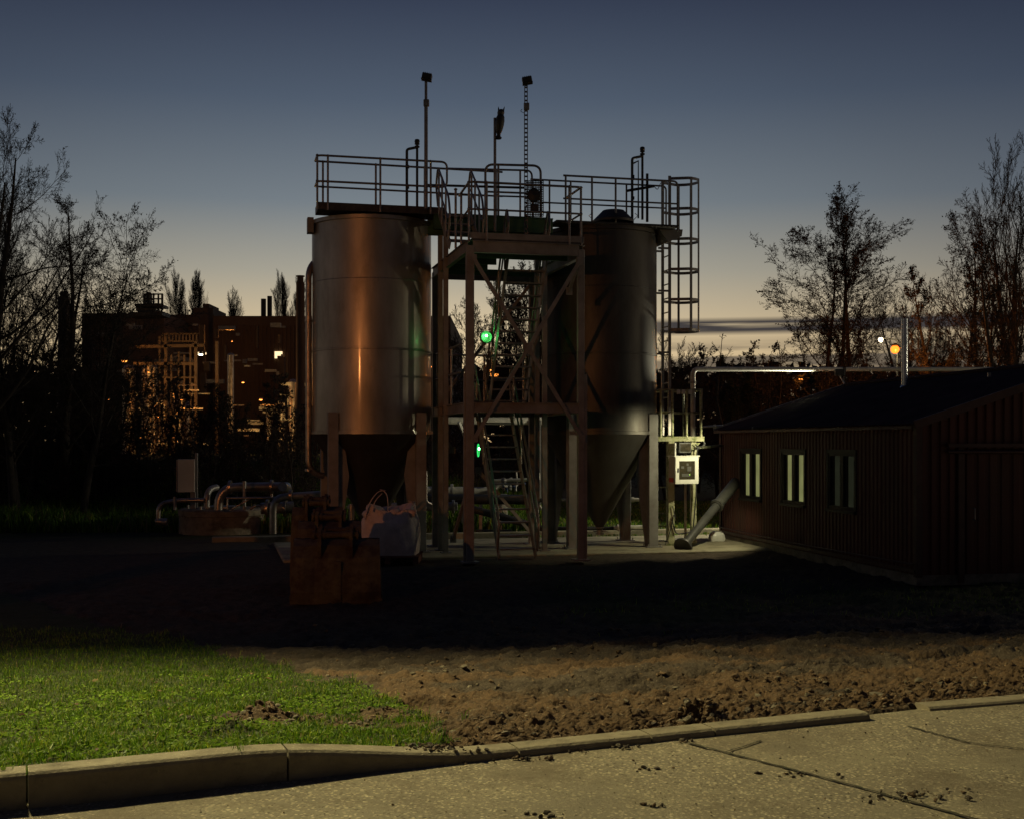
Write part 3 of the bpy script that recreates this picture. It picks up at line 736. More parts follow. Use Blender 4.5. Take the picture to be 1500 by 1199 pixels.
# right silo: rails, hatch, vent, bracket and caged ladder
H2=.92; zr=ZT+.0
A0=UV(RT,-1.15,-1.22,zr); A1=UV(RT,1.28,-1.22,zr)
g=MB(); g.tube(path([A0+ZA*H2,A1+ZA*H2,A1-ZA*.1],.10),.021,8); g.tube([A0+ZA*H2*.5,A1+ZA*H2*.5],.018,8)
g.box(UV(RT,.06,-1.22,zr),(2.5,.02,.05),(U,Vv,ZA))
gr=g.build('guard_rail','rail',tr)
for u in(-1.1,-.55,-.05,.95): 
    p=UV(RT,u,-1.22,zr); q=MB(); q.tube([p,p+ZA*H2],.021,8); q.build('rail_post','rail',gr)
B0=UV(RT,-1.7,-.72,zr); B1=UV(RT,1.22,-.72,zr)
g=MB(); g.tube(path([B0+ZA*H2,B1+ZA*H2,B1],.10),.019,8); g.tube([B0+ZA*H2*.5,B1+ZA*H2*.5],.017,8); gr=g.build('guard_rail','rail',tr)
for u in(-1.3,-.85,.35): 
    p=UV(RT,u,-.72,zr); q=MB(); q.tube([p,p+ZA*H2],.019,8); q.build('rail_post','rail',gr)
mb=MB(); a=UV(RT,0,-.95); mb.box((a.x,a.y,ZT),(2.6,.62,.04),(U,Vv,ZA)); mb.build('walkway_deck','darkgrate',tr)
mb=MB(); hc=UV(RT,.0,-.92); hz=P(876,322,hc.y).z
mb.lathe((hc.x,hc.y,hz-.02),[(.42,-.05),(.42,.0),(.22,.20),(.0,.205)],32); 
for s in(-1,1): mb.tube([V(hc.x+s*.42,hc.y,hz),V(hc.x+s*.5,hc.y,hz+.08),V(hc.x+s*.44,hc.y,hz+.13)],.008,5)
mb.build('hatch_cowl','steel_shaded',tr)
vent(tr,926,941,219,232,322,25.4); 
mb=MB(); mb.tube([P(935,320,25.5),P(935,236,25.5),P(927,240,25.5)],.02,6); mb.tube([P(917,280,25.3),P(958,273,25.3)],.03,6); mb.tube(path([P(958,273,25.3),P(963,279,25.3),P(968,268,25.3)],.05),.008,5); mb.box(P(948,290,25.5),(.05,.05,1.0)); mb.build('gauge_arm','dark',tr)
mb=MB(); q=UV(RT,1.38,-.5,ZT-.12); mb.poly([UV(RT,1.0,-.9,ZT),UV(RT,1.52,-.9,ZT),UV(RT,1.50,-.9,ZT-.14),UV(RT,1.2,-.9,ZT-.27)],Vv*.8); mb.build('ladder_bracket','legpaint',tr)
# ladder
ld=thing('caged_ladder',tuple(UV(RT,1.5,0,2.3)),'tall vertical access ladder with safety cage on the right side of the darker silo','ladder')
l0=UV(RT,1.42,-.40); l1=UV(RT,1.42,.02)
zt=P(968,258,26).z; zb=2.36
for p,dz in((l0,0),(l1,0)):
    q=MB(); q.bar(p+ZA*zb,p+ZA*(zt-.0),.065,.03,up=Vv,bev=.0) if False else q.box((p.x,p.y,(zb+zt)/2),(.06,.028,zt-zb),(U,Vv,ZA)); q.build('stile','rail',ld)
z=zb+.2; i=0
while z<ZT+.2:
    q=MB(); q.tube([l0+ZA*z,l1+ZA*z],.014,6); q.build('rung','rail',ld); z+=.30
hr=.36
def hoop(z):
    q=MB(); pts=[]
    ctr=UV(RT,1.42+.36,-.19)
    out=[l0+ZA*z]
    for k in range(13):
        a=-math.pi/2+math.pi*k/12; out.append(ctr+U*(hr*math.cos(a))+Vv*(hr*math.sin(a))+ZA*z)
    out.append(l1+ZA*z)
    vs=[]
    n=len(out)
    for p in out:
        d=(p-(ctr+ZA*z)); d.z=0; d.normalize()
        for (dr,dz) in((0,-.03),(.008,-.03),(.008,.03),(0,.03)): vs.append(p+d*dr+ZA*dz)
    q.add(vs,[(4*k+j,4*k+(j+1)%4,4*k+4+(j+1)%4,4*k+4+j) for k in range(n-1) for j in range(4)])
    q.build('cage_hoop','rail',ld)
ztop_=P(1000,262,26).z; zlow=P(1000,483,26).z
for k in range(6): hoop(zlow+(ztop_-zlow)*k/5)
ctr=UV(RT,1.42+.36,-.19)
for a in(-80,-38,0,38,80):
    an=math.radians(a); p=ctr+U*((hr+.012)*math.cos(an))+Vv*((hr+.012)*math.sin(an))
    q=MB(); q.bar(p+ZA*(zlow-.03),p+ZA*(ztop_+.03),.045,.010,up=U) if False else q.box((p.x,p.y,(zlow+ztop_)/2),(.010,.050,ztop_-zlow+.06),(U*math.cos(an)+Vv*math.sin(an),Vv*math.cos(an)-U*math.sin(an),ZA)); q.build('cage_bar','rail',ld)
for z in(4.1,5.4,6.3):
    for p in(l0,l1): q=MB(); q.bar(p+ZA*z,p-U*.25+ZA*z,.04,.04); q.build('wall_stay','rail',ld)

# ------------------------------------------------------------------ masts
def flood_mast(px,ytop,ybot,Y,label,truss=False,hd=1):
    a=P(px,ybot,Y); b=P(px,ytop+8,Y); t=thing('floodlight_mast',tuple(a),label,'light mast','floodlight masts on the walkway rails')
    mb=MB(); zc=P(px,ytop+42,Y).z
    if not truss:
        mb.tube([a,V(a.x,a.y,zc)],.036,8); mb.tube([V(a.x,a.y,zc),b],.028,8)
    else:
        for zz0,zz1,w in((a.z,zc,.030),(zc,b.z,.026)):
            for s in(-1,1): mb.box((a.x+s*w,a.y,(zz0+zz1)/2),(.016,.03,zz1-zz0))
            z=zz0+.04
            while z<zz1: mb.box((a.x,a.y,z),(w*2,.024,.03)); z+=.085
    mb.build('mast_pole','rail',t)
    q=MB(); q.box((a.x+.01,a.y-.04,zc),(.11,.08,.13),bev=.01); q.build('junction_box','galv',t)
    # flood head tilted down
    c=b+V(.02,0,.12); x=V(math.cos(.35*hd),.0,math.sin(-.18*hd)).normalized(); y=V(0,1,0); z=x.cross(y)
    c=b+V(.02,0,.07); q=MB(); q.box(c,(.19,.16,.11),(x,y,z),.012); q.box(c-z*.065,(.20,.17,.018),(x,y,z)); 
    for k in range(5): q.box(c+x*(-.07+.035*k)+z*.06,(.008,.13,.02),(x,y,z))
    q.box(b+V(0,0,.02),(.05,.05,.12)); q.build('lamp_head','dark',t)
    return t
flood_mast(624,110,306,23.75,'tall plain mast with dark floodlight head above the left silo walkway')
t2=flood_mast(770.5,115,345,23.9,'perforated mast with dark floodlight head above the stair tower',True,-1)
mb=MB(); mb.tube(path([P(765,160,23.9),P(762,163,23.9),P(768,166,23.9)],.03),.006,5); mb.build('cable_loop','dark',t2)
# owl decoy on a pole
pp=P(725,340,23.9)
t=thing('bird_scarer',tuple(pp),'dark owl shaped bird scarer fixed to a thin pole above the stair tower','bird scarer')
mb=MB(); mb.tube([pp,P(725,173,23.9)],.028,8); mb.build('pole','rail',t)
oc=P(732,182,23.85)
mb=MB(); prof=[(0,-.30),(.07,-.29),(.085,-.27),(.05,-.24),(.045,-.20),(.075,-.14),(.10,-.04),(.108,.05),(.098,.13),(.075,.175),(.08,.20),(.085,.23),(.07,.265),(.04,.285),(0,.29)]
x=V(1,0,.0); z=V(.10,0,1).normalized(); y=z.cross(x).normalized()
mb.lathe(oc,prof,20,(x*.82,y,z)); ow=mb.build('owl_body','dark',t)
for s in(-1,1): mb=MB(); mb.tube([oc+z*.26+x*.045*s,oc+z*.34+x*.06*s],[.022,.004],6); mb.build('ear_tuft','dark',t)
mb=MB(); mb.tube([oc-V(0,.09,0)+z*.22,oc-V(0,.115,0)+z*.19],[.015,.003],5); mb.build('beak','dark',t)
# ------------------------------------------------------------------ bridge between the silo walkways
bt=thing('walkway_bridge',tuple(UV(LT,2.4,-1.0,ZT-.3)),'green painted girder walkway linking the tops of the two silos','walkway')
mb=MB()
for v in(-1.25,-.55):
    a=UV(LT,1.05,v,ZT-.12); b=UV(LT,3.45,v,ZT-.12); mb.bar(a,b,.06,.30)
    for s in(-1,1): mb.bar(a+ZA*.14*s,b+ZA*.14*s,.12,.02)
mb.build('girder','greenpaint',bt)
mb=MB(); a=UV(LT,2.25,-.9,ZT+.045); mb.box(a,(2.3,.62,.03),(U,Vv,ZA)); mb.build('deck','darkgrate',bt)
for u in(1.30,3.30):
    for v in(-1.2,-.6):
        q=MB(); p=UV(LT,u,v); q.box((p.x,p.y,(ZT-.28+.05)/2),(.09,.09,ZT-.28-.05),(U,Vv,ZA)); q.box((p.x,p.y,.06),(.2,.2,.02),(U,Vv,ZA)); q.build('support_post','legpaint',bt)
a=UV(LT,1.30,-1.2,2.9); mb=MB(); mb.bar(a,UV(LT,3.3,-1.2,2.9),.08,.10); mb.bar(UV(LT,1.3,-.6,2.9),UV(LT,3.3,-.6,2.9),.08,.10); mb.build('cross_beam','legpaint',bt)
# rounded rail loop right of the owl pole
g=MB(); Yb=24.3
g.tube(path([P(711,335,Yb),P(711,241,Yb),P(792,243,Yb),P(792,320,Yb)],.16),.024,8); g.tube([P(711,281,Yb),P(792,284,Yb)],.020,8); g.tube([P(730,335,Yb),P(730,241,Yb)],.022,8)
g.tube([P(762,335,Yb+.5),P(762,250,Yb+.5)],.020,8); g.tube(path([P(655,247,Yb+.5),P(779,250,Yb+.5),P(781,330,Yb+.5)],.12),.02,8); g.tube([P(655,285,Yb+.5),P(780,289,Yb+.5)],.018,8)
g.build('guard_rail','rail',bt)
mb=MB(); mb.box((P(716,271,Yb).lerp(P(716,272,Yb),.5)),(.02,.02,.02))
q0=P(626,271,24.0); q1=P(768,275,24.2)
ct=MB(); d=(q1-q0); n=60
for k in range(n): 
    if k%3!=2: ct.bar(q0+d*(k/n),q0+d*((k+1)/n),.03,.03)
ct.bar(q0+V(0,.02,0),q1+V(0,.02,0),.012,.045); ct.build('cable_tray','dark',bt)
# ------------------------------------------------------------------ stair tower
tw=thing('stair_tower',tuple(TW),'brown steel stair tower with crossed braces standing between the two silos','stair tower')
WD=2.08; DP=3.62; ZP=5.72; ZM=2.92
def post(u,v,top,w=.13,extra=False):
    p=UV(TW,u,v); q=MB(); q.box((p.x,p.y,top/2+.02),(w,w*.9,top-.04),(U,Vv,ZA),.006)
    if extra: q.box((p.x+extra*.075,p.y+.03,1.75),(.075,.10,3.4),(U,Vv,ZA),.005)
    q.box((p.x,p.y,.055),(.30,.30,.03),(U,Vv,ZA))
    q.build('post','legpaint',tw)
post(0,0,ZP+.02,.14,-1); post(WD,0,ZP+.02,.12,1); post(0,DP,ZP+.02,.12); post(WD,DP,ZP+.02,.12)
def beam(a,b,h=.2,w=.09,name='beam'):
    q=MB(); a=Vector(a); b=Vector(b); q.bar(a,b,.012,h)
    for s in(-1,1): q.bar(a+ZA*(h/2-.008)*s,b+ZA*(h/2-.008)*s,w,.014)
    q.build(name,'legpaint',tw)
for z,h in((ZP-.0,.22),(ZM-.09,.19)):
    beam(UV(TW,.05,-.04,z),UV(TW,WD-.04,-.04,z),h); beam(UV(TW,-.04,0,z),UV(TW,-.04,DP,z),h); beam(UV(TW,WD+.04,0,z),UV(TW,WD+.04,DP,z),h); beam(UV(TW,0,DP+.04,z),UV(TW,WD,DP+.04,z),h)
# upper platform deck: frame full size, grating over the front part, joists beneath
mb=MB(); a=UV(TW,WD/2,.62,ZP+.13); mb.box(a,(WD-.05,1.35,.03),(U,Vv,ZA)); mb.build('platform_deck','darkgrate',tw)
mb=MB(); a=UV(TW,WD*.22,2.4,ZP+.13); mb.box(a,(WD*.42,2.2,.03),(U,Vv,ZA)); mb.build('platform_deck','darkgrate',tw)
for v in(.9,1.7,2.5,3.2):
    q=MB(); q.bar(UV(TW,.0,v,ZP),UV(TW,WD if v<1 or v>3 else WD*.42,v,ZP),.05,.12); q.build('joist','greenpaint',tw)
mb=MB(); mb.bar(UV(TW,.0,-.05,ZP+.20),UV(TW,WD,-.05,ZP+.20),.012,.11); mb.bar(UV(TW,WD+.05,-.05,ZP+.20),UV(TW,WD+.05,1.2,ZP+.20),.012,.11); mb.build('kick_plate','legpaint',tw)
# mid platform: deck either side of the stair openings
for (u0,u1,v0,v1) in((0,WD,2.75,DP),(0,.72,.1,2.75),(1.55,WD,.1,2.75)):
    mb=MB(); a=UV(TW,(u0+u1)/2,(v0+v1)/2,ZM+.02); mb.box(a,(u1-u0-.04,v1-v0-.02,.03),(U,Vv,ZA)); mb.build('landing_deck','darkgrate',tw)
# bracing
def brace(a,b,r=.032,name='brace'):
    q=MB(); q.bar(a,b,.05,.065); 
    for p in(a,b): q.box(p,(.12,.02,.14),(U,Vv,ZA))
    q.build(name,'legpaint',tw)
fz=lambda px,py,v:None
brace(UV(TW,.05,-.10,ZP-.22),UV(TW,WD-.0,-.10,2.28)); brace(UV(TW,WD-.05,-.13,ZP-.2),UV(TW,.06,-.13,2.28))
q=MB(); cx=UV(TW,WD/2,-.115,(ZP+2.08)/2); q.box(cx,(.16,.05,.18),(U,Vv,ZA)); q.build('gusset','legpaint',tw)
brace(UV(TW,.0,DP-.05,2.95),UV(TW,WD,DP-.05,5.6)); 
brace(UV(TW,.02,DP-.08,2.55),UV(TW,.35,DP-.08,2.05)); brace(UV(TW,.9,DP-.1,1.62),UV(TW,WD,DP-.1,.25)); 
brace(UV(TW,WD,.1,ZP-.15),UV(TW,WD,.75,ZP-.15-.5)); brace(UV(TW,0,.1,1.45),UV(TW,0,1.6,.35))
# stairs
def flight(name,c0,c1,z0,z1,w,n,hr=True):
    """from centre c0 at height z0 up to c1 at z1"""
    c0=Vector(c0); c1=Vector(c1); st=MB().box(c0+ZA*z0,(.02,.02,.02)).build(name,'rail',tw)
    st.data.clear_geometry(); q=MB()
    dirh=(c1-c0).normalized(); sd=V(-dirh.y,dirh.x,0)
    q.bar(c0+sd*(w/2+.02)+ZA*z0,c1+sd*(w/2+.02)+ZA*z1,.02,.17); q.bar(c0-sd*(w/2+.02)+ZA*z0,c1-sd*(w/2+.02)+ZA*z1,.02,.17)
    me=bpy.data.meshes.new('s'); me.from_pydata(q.v,[],q.f); me.materials.append(M['legpaint']); me.transform(Matrix.Translation(-WO[st.name])); me.update(); st.data=me; st.data.name=name
    for k in range(n):
        f=(k+.6)/n; p=c0.lerp(c1,f)+ZA*(z0+(z1-z0)*f); t=MB(); t.box(p,(w,.20,.028),(sd,dirh,ZA)); t.build('tread','rail',st)
    for s in(-1,1):
        h=MB(); b0=c0+sd*(s*(w/2+.05)); b1=c1+sd*(s*(w/2+.05)); d=(b1-b0); 
        up=.92; a=b0+ZA*(z0+.35); 
        h.tube(path([b0+ZA*(z0+.1),b0-dirh*.12+ZA*(z0+.55),b0+ZA*(z0+up),b1+ZA*(z1+up*.95),b1+dirh*.15+ZA*(z1+.55),b1+ZA*(z1+.12)],.12),.021,8)
        h.tube([b0+ZA*(z0+.5),b1+ZA*(z1+.48)],.018,8)
        for f in(.25,.6,.9): p=b0.lerp(b1,f); zz=z0+(z1-z0)*f; h.tube([p+ZA*zz,p+ZA*(zz+up)],.019,8)
        h.build('handrail','rail',st)
flight('upper_stair',UV(TW,1.38,2.95),UV(TW,1.40,1.30),ZM,ZP+.12,.72,13)
flight('lower_stair',UV(TW,1.02,.55),UV(TW,1.02,2.65),.08,ZM,.66,12)
# steps from the platform up to the silo walkway
flight('bridge_steps',UV(TW,.10,.9),UV(TW,.05,1.75),ZP+.15,ZT+.02,.55,4)
# rails of the upper platform
zp=ZP+.14
def simple_rail(pts,H=1.02,posts=(),name='guard_rail',r=.022):
    g=MB(); pts=[Vector(p) for p in pts]
    g.tube(path([p+ZA*H for p in pts],.1),r,8); g.tube(path([p+ZA*H*.52 for p in pts],.1),r*.85,8); o=g.build(name,'rail',tw)
    for p in posts:
        q=MB(); p=Vector(p); q.tube([p-ZA*.05,p+ZA*H],r,8); q.lathe(p+ZA*H,[(0,.032),(.033,.01),(.033,-.01),(0,-.032)],8); q.lathe(p+ZA*H*.52,[(.02,.035),(.032,.01),(.032,-.01),(.02,-.035)],8); q.build('rail_post','rail',o)
simple_rail([UV(TW,.0,1.0,zp-.05),UV(TW,-.02,-.05,zp),UV(TW,WD,-.05,zp),UV(TW,WD,.9,zp)],posts=[UV(TW,-.02,-.02,zp),UV(TW,.30,-.05,zp),UV(TW,1.85,-.05,zp),UV(TW,WD,-.02,zp),UV(TW,WD,.75,zp),UV(TW,0,.8,zp-.05),UV(TW,-.22,.2,zp-.1)])
# mid landing rails at the back and left side
zm=ZM+.03
simple_rail([UV(TW,-.0,.9,zm),UV(TW,.0,DP,zm),UV(TW,WD,DP,zm)],H=1.08,posts=[UV(TW,.0,DP-.1,zm),UV(TW,.18,DP,zm),UV(TW,1.05,DP,zm),UV(TW,0,1.8,zm),UV(TW,1.9,DP,zm)])
# perforated back plate with control box on the platform
t=thing('perforated_panel',tuple(P(783,320,22.9)),'perforated metal mounting plate with round gauge housing on the upper platform','equipment panel')
mb=MB(); pc=P(783,291,22.9); w_,h_=.33,.66
nx,nz=11,20
def hole(i,k):
    x=(i-(nx-1)/2); z=(k-(nz-1)/2)
    return True
for i in range(nx+1): mb.box((pc.x-w_/2+w_*i/nx,pc.y,pc.z),(.013,.006,h_))
for k in range(nz+1): mb.box((pc.x,pc.y+.0065,pc.z-h_/2+h_*k/nz),(w_,.006,.018))
mb.build('plate','dark',t)
mb=MB(); mb.lathe((pc.x-.01,pc.y+.02,pc.z+.06),[(0,.10),(.12,.08),(.13,0),(.12,-.03),(0,-.04)],24,(V(1,0,0),V(0,0,1),V(0,-1,0))); mb.box((pc.x,pc.y-.03,pc.z-.18),(.16,.06,.12),bev=.01); mb.build('gauge_housing','dark',t)
mb=MB(); mb.tube(path([P(770,303,22.9),P(768,322,22.9),P(773,338,22.8),P(779,350,22.7)],.1),.012,6); mb.build('cable','dark',t)
# green beacon on a round housing below the platform
def beacon(px,py,Y,label,face,lit):
    c=P(px,py,Y); t=thing('signal_beacon',tuple(c),label,'beacon lamp')
    f=Vector(face).normalized(); x=f.cross(ZA).normalized(); y=f.cross(x)
    mb=MB(); mb.lathe(c,[(0,-.07),(.10,-.065),(.125,-.04),(.125,.01),(.11,.02)],28,(x,y,f)); mb.build('housing','galv',t)
    mb=MB(); mb.lathe(c,[(.118,.012),(.122,.024),(.112,.030),(.104,.022)] ,28,(x,y,f)); mb.build('lens_ring','green_ring' if lit!='led' else 'greenpaint',t)
    mb=MB(); mb.lathe(c+f*.03+ZA*(.03),[(0,.02),(.018,.016),(.024,.0),(.018,-.01)],12,(x,y,f)); mb.build('lamp','green_led',t)
    b=MB(); b.bar(c-f*.07,c-f*.22,.05,.05); b.build('bracket','legpaint',t)
    return c,f
bc1,bf1=beacon(712,494,24.6,'round beacon showing a bright green light between the silo and the stairs',(.35,-1,0),'led')
bc2,bf2=beacon(699,659,22.6,'round beacon with a glowing green rim seen edge-on beside the front post of the tower',(1,-.12,0),'ring')

# ------------------------------------------------------------------ side access tower with cabinet
SO=P(965,801,25.9); SO.z=0
st=thing('access_platform',(SO.x,SO.y,0),'small mossy galvanised platform with railings at the foot of the caged ladder','access platform')
Ys=25.9
def sp(px,py,dy=0): return P(px,py,Ys+dy)
for px,dy,w in((983,0,.13),(1016,.1,.11),(979,.9,.09),(1014,1.0,.09),(1004,.3,.05)):
    a=sp(px,800,dy); b=sp(px,642,dy); q=MB(); q.box((a.x,a.y,b.z/2+.04),(w,w,b.z-.08),bev=.005); q.box((a.x,a.y,.06),(w+.1,w+.1,.02)); q.build('leg','moss' if w>.06 else 'pale',st)
a=sp(964,643); b=sp(1030,643); mb=MB(); mb.box(((a.x+b.x)/2,Ys+.45,a.z),(b.x-a.x+.02,1.1,.05)); mb.box(((a.x+b.x)/2,Ys-.1,a.z+.01),(b.x-a.x+.02,.02,.10)); mb.build('deck','moss',st)
mb=MB(); mb.poly([sp(977,648,.02),sp(1026,648,.02),sp(1016,658,.02),sp(982,655,.02)],V(0,.08,0)); mb.build('deck_bracket','moss',st)
g=MB(); zt_=sp(0,571).z; zm_=sp(0,604).z; zd=sp(0,640).z
x0=sp(966,0).x; x1=sp(1027,0).x; y0=Ys-.1; y1=Ys+.95
for zz in(zt_,zm_):
    g.tube([V(x0,y1,zz),V(x0,y0,zz),V(x1,y0,zz),V(x1,y1,zz)],.027,8)
    g.tube([V(x0,y1,zz),V(x1,y1,zz)],.02,8)
o=g.build('guard_rail','moss',st)
for (px,yy,r) in((968,y0,.026),(985,y0,.028),(1006,y0,.026),(1027,y0,.028),(979,y1,.018),(1001,y1,.02),(1026,y1,.02)):
    x=P(px,0,yy).x; q=MB(); q.tube([V(x,yy,zd),V(x,yy,zt_)],r,8); q.build('rail_post','moss',o)
mb=MB(); c=sp(1000,575,-.12)
for px in(994,1001,1011): mb.box(P(px,574,Ys-.13),(.07,.05,.09),bev=.006)
mb.build('terminal_box','white',st)
g=MB()
for k in range(3): g.tube(path([sp(1029,643,.0),sp(1032+k,650,.0),sp(1024,656,-.05),sp(1018,650+4*k,-.05)],.05),.012,6)
g.tube(path([sp(1022,655,-.05),sp(1019,680,-.06),sp(1020,720,-.06),sp(1015,778,-.06),sp(990,782,-.1),sp(984,760,-.1)],.1),.014,6)
g.tube(path([sp(985,740,-.1),sp(990,760,-.12),sp(987,752,-.12),sp(982,775,-.1),sp(978,790,-.1)],.05),.010,6)
g.build('cable_bundle','dark',st)
for (xa,ya,xb,yb) in((960,571,968,571),(958,604,966,604),(960,635,966,635)):
    pass
# lower stays and brackets
mb=MB()
for y in(640,603,713,751,770): mb.bar(P(958,y,Ys+.2),P(978,y,Ys+.1),.03,.03)
mb.build('side_stay','moss',st)
# analyser cabinet
ca=math.radians(24); cx_=V(math.cos(ca),math.sin(ca),0); cy_=V(-math.sin(ca),math.cos(ca),0)
cc=P(1001,688,25.55); W_,H_,D_=.56,.56,.24
cb=thing('analyser_cabinet',(cc.x,cc.y,cc.z-H_/2),'white cabinet with dark glazed door mounted below the access platform','cabinet')
mb=MB(); mb.box(cc,(W_,D_,H_),(cx_,cy_,ZA),.012); mb.build('body','cabinet',cb)
fc=cc-cy_*(D_/2+.012); mb=MB()
for (dx,dz,sx,sz) in((-.235,0,.09,H_),(.235,0,.09,H_),(0,.235,.38,.09),(0,-.235,.38,.09)): mb.box(fc+cx_*dx+ZA*dz,(sx,.03,sz),(cx_,cy_,ZA),.004)
dr=mb.build('door_frame','white',cb)
mb=MB(); mb.box(fc+cy_*.004,(.385,.012,.385),(cx_,cy_,ZA)); mb.build('door_glass','glassdark',dr)
mb=MB(); mb.box(fc-cy_*.02-cx_*.22,(.03,.02,.09),(cx_,cy_,ZA),.004); mb.build('door_handle','dark',dr)
mb=MB(); mb.box(fc-cy_*.004+cx_*.07-ZA*.09,(.012,.004,.012),(cx_,cy_,ZA)); mb.build('indicator_light','led',dr)
mb=MB()
for dx,dz,sx,sz in((-.10,.06,.07,.05),(.06,.03,.09,.10),(-.02,-.10,.20,.06),(.02,.12,.05,.05)): mb.box(fc-cy_*.003+cx_*dx+ZA*dz,(sx,.003,sz),(cx_,cy_,ZA))
mb.build('instrument_module','ductpaint',dr)
mb=MB(); mb.box(cc-cx_*(W_/2+.012)-ZA*.2,(.02,.14,.09),(cx_,cy_,ZA)); mb.build('warning_label','redlabel',cb)
uc=P(1001,655,25.7); mb=MB(); mb.box(uc,(.30,.16,.22),(cx_,cy_,ZA),.008); ub=mb.build('display_unit','dark',cb)
mb=MB(); mb.box(uc-cy_*.083,(.24,.01,.16),(cx_,cy_,ZA)); mb.build('screen','glassdark',ub)
q=MB(); q.tube(path([P(989,648,25.6),P(989,672,25.6)],.01),.022,8); q.box(cc+ZA*(H_/2+.015),(.62,.3,.02),(cx_,cy_,ZA)); q.build('rain_hood','white',cb)
# vertical riser and long overhead pipe
op=thing('overhead_pipe',tuple(P(1015,640,26.9)),'long pale pipe rising from the access platform and running right over the shed roof','pipe')
mb=MB(); Yp=26.6
mb.tube(path([V(P(1015,0,Yp).x,Yp,.1),P(1015,541,Yp),P(1237,541,29.5),P(1560,541,29.8)],.14),.052,12); mb.build('pipe_run','pale',op)
mb=MB(); 
for px,py in((1015,560),(1015,642)): q=P(px,py,Yp); mb.lathe(q,[(.05,.03),(.08,.025),(.08,-.025),(.05,-.03)],14)
q=P(1015,560,Yp-.03); mb.tube([q-V(.09,0,0),q+V(.09,0,0)],.025,8); mb.build('pipe_clamp','galv',op)
sx=P(1237,541,29.4); mb=MB(); mb.box(sx+V(0,0,-.02),(.06,.06,.14)); mb.bar(sx-ZA*.02,V(sx.x,sx.y,3.0),.04,.04); mb.build('pipe_support','dark',op)
mb=MB(); q=P(1327,542,29.6); mb.lathe(q,[(.05,.05),(.075,.04),(.075,-.04),(.05,-.05)],14,(V(0,1,0),V(0,0,1),V(1,0,0))); mb.build('pipe_coupling','galv',op)
# conduit link from the platform to the shed corner
cd=thing('conduit_link',tuple(P(1030,625,26.6)),'thin conduit bridging from the access platform to the corner of the red shed','conduit')
mb=MB(); mb.tube([P(1029,625,26.2),P(1058,623,27.7)],.022,8); q=P(1047,624,27.1); mb.lathe(q,[(.02,.04),(.04,.03),(.04,-.03),(.02,-.04)],8,(V(0,1,0),V(0,0,1),V(1,0,0))); mb.build('conduit','pale',cd)
mb=MB(); mb.bar(P(1024,655,26.3),P(1058,652,27.7),.05,.05); mb.build('cable_tray','moss',cd)

# ------------------------------------------------------------------ red shed
S0=V(4.77,27.9,0); S1=V(6.32,19.13,0); WL=(S1-S0).length; wd=(S1-S0).normalized(); gd=V(-wd.y,wd.x,0)  # gable direction (to the right)
sh=thing('red_shed',tuple(S1),'low red corrugated metal shed with gabled roof and lit windows on the right','shed')
EV=2.50; SL=.32; HW=3.05
def corr(name,o,d,n,L_,z0,ztopf,openings,pitch=.143,dep=.022,m='red'):
    mb=MB(); k=0; s=0.
    xs=[]; 
    prof=[(0,0),(.30,0),(.40,1),(.90,1),(1.0,0)]
    cols=[]
    N_=int(L_/pitch)+1
    for i in range(N_):
        for (f0,h0),(f1,h1) in zip(prof,prof[1:]):
            a=(i+f0)*pitch; b=(i+f1)*pitch
            if a>=L_: break
            b=min(b,L_); cols.append((a,b,h0,h1))
    for a,b,h0,h1 in cols:
        mid=(a+b)/2; segs=[(z0,None)]
        iv=[(z0,(ztopf(a),ztopf(b)))]
        for (oa,ob,oz0,oz1) in openings:
            if oa<mid<ob: iv=[(z0,(oz0,oz0)),(oz1,(ztopf(a),ztopf(b)))]
        for (lo,(ha,hb)) in iv:
            if min(ha,hb)<=lo: continue
            p=[o+d*a+n*(dep*h0)+ZA*lo,o+d*b+n*(dep*h1)+ZA*lo,o+d*b+n*(dep*h1)+ZA*hb,o+d*a+n*(dep*h0)+ZA*ha]
            mb.add(p,[(0,1,2,3)])
    return mb.build(name,m,sh)
wins=[(1.265,2.40,1.02,2.02),(3.55,4.64,1.02,2.02),(5.70,6.78,1.02,2.02)]
corr('long_wall',S0,wd,-gd,WL,.14,lambda s:EV-.01,wins)
rf=lambda t:EV-.02+SL*(t if t<HW else 2*HW-t)
door=(.70,2.75,.0,2.10)
corr('gable_wall',S1,gd,wd,2*HW,.10,rf,[(door[0],door[1],.05,2.1)],pitch=.155,dep=.03)
corr('gable_wall',S0,gd,-wd,2*HW,.10,rf,[])
corr('long_wall',S0+gd*2*HW,wd,gd,WL,.10,lambda s:EV-.01,[])
mb=MB(); c=(S0+S1)/2+gd*HW; mb.box((c.x,c.y,.06),(WL+.08,2*HW+.08,.16),(wd,gd,ZA)); mb.build('plinth','concrete',sh)
# base trim and cable along the wall
mb=MB(); mb.bar(S0-gd*.05+ZA*.20,S1-gd*.05+ZA*.20,.03,.06); mb.tube([S0-gd*.08+ZA*.30,S0.lerp(S1,.5)-gd*.08+ZA*.27,S1-gd*.08+ZA*.31],.015,6); mb.build('base_trim','trim',sh)
# corner trims
mb=MB(); mb.box((S1.x,S1.y,(EV+.1)/2),(.10,.10,EV-.12),(wd,gd,ZA)); mb.build('corner_trim','trim',sh)
mb=MB(); mb.box((S0.x,S0.y,(EV+.1)/2),(.10,.10,EV-.12),(wd,gd,ZA)); mb.build('corner_trim','trim',sh)
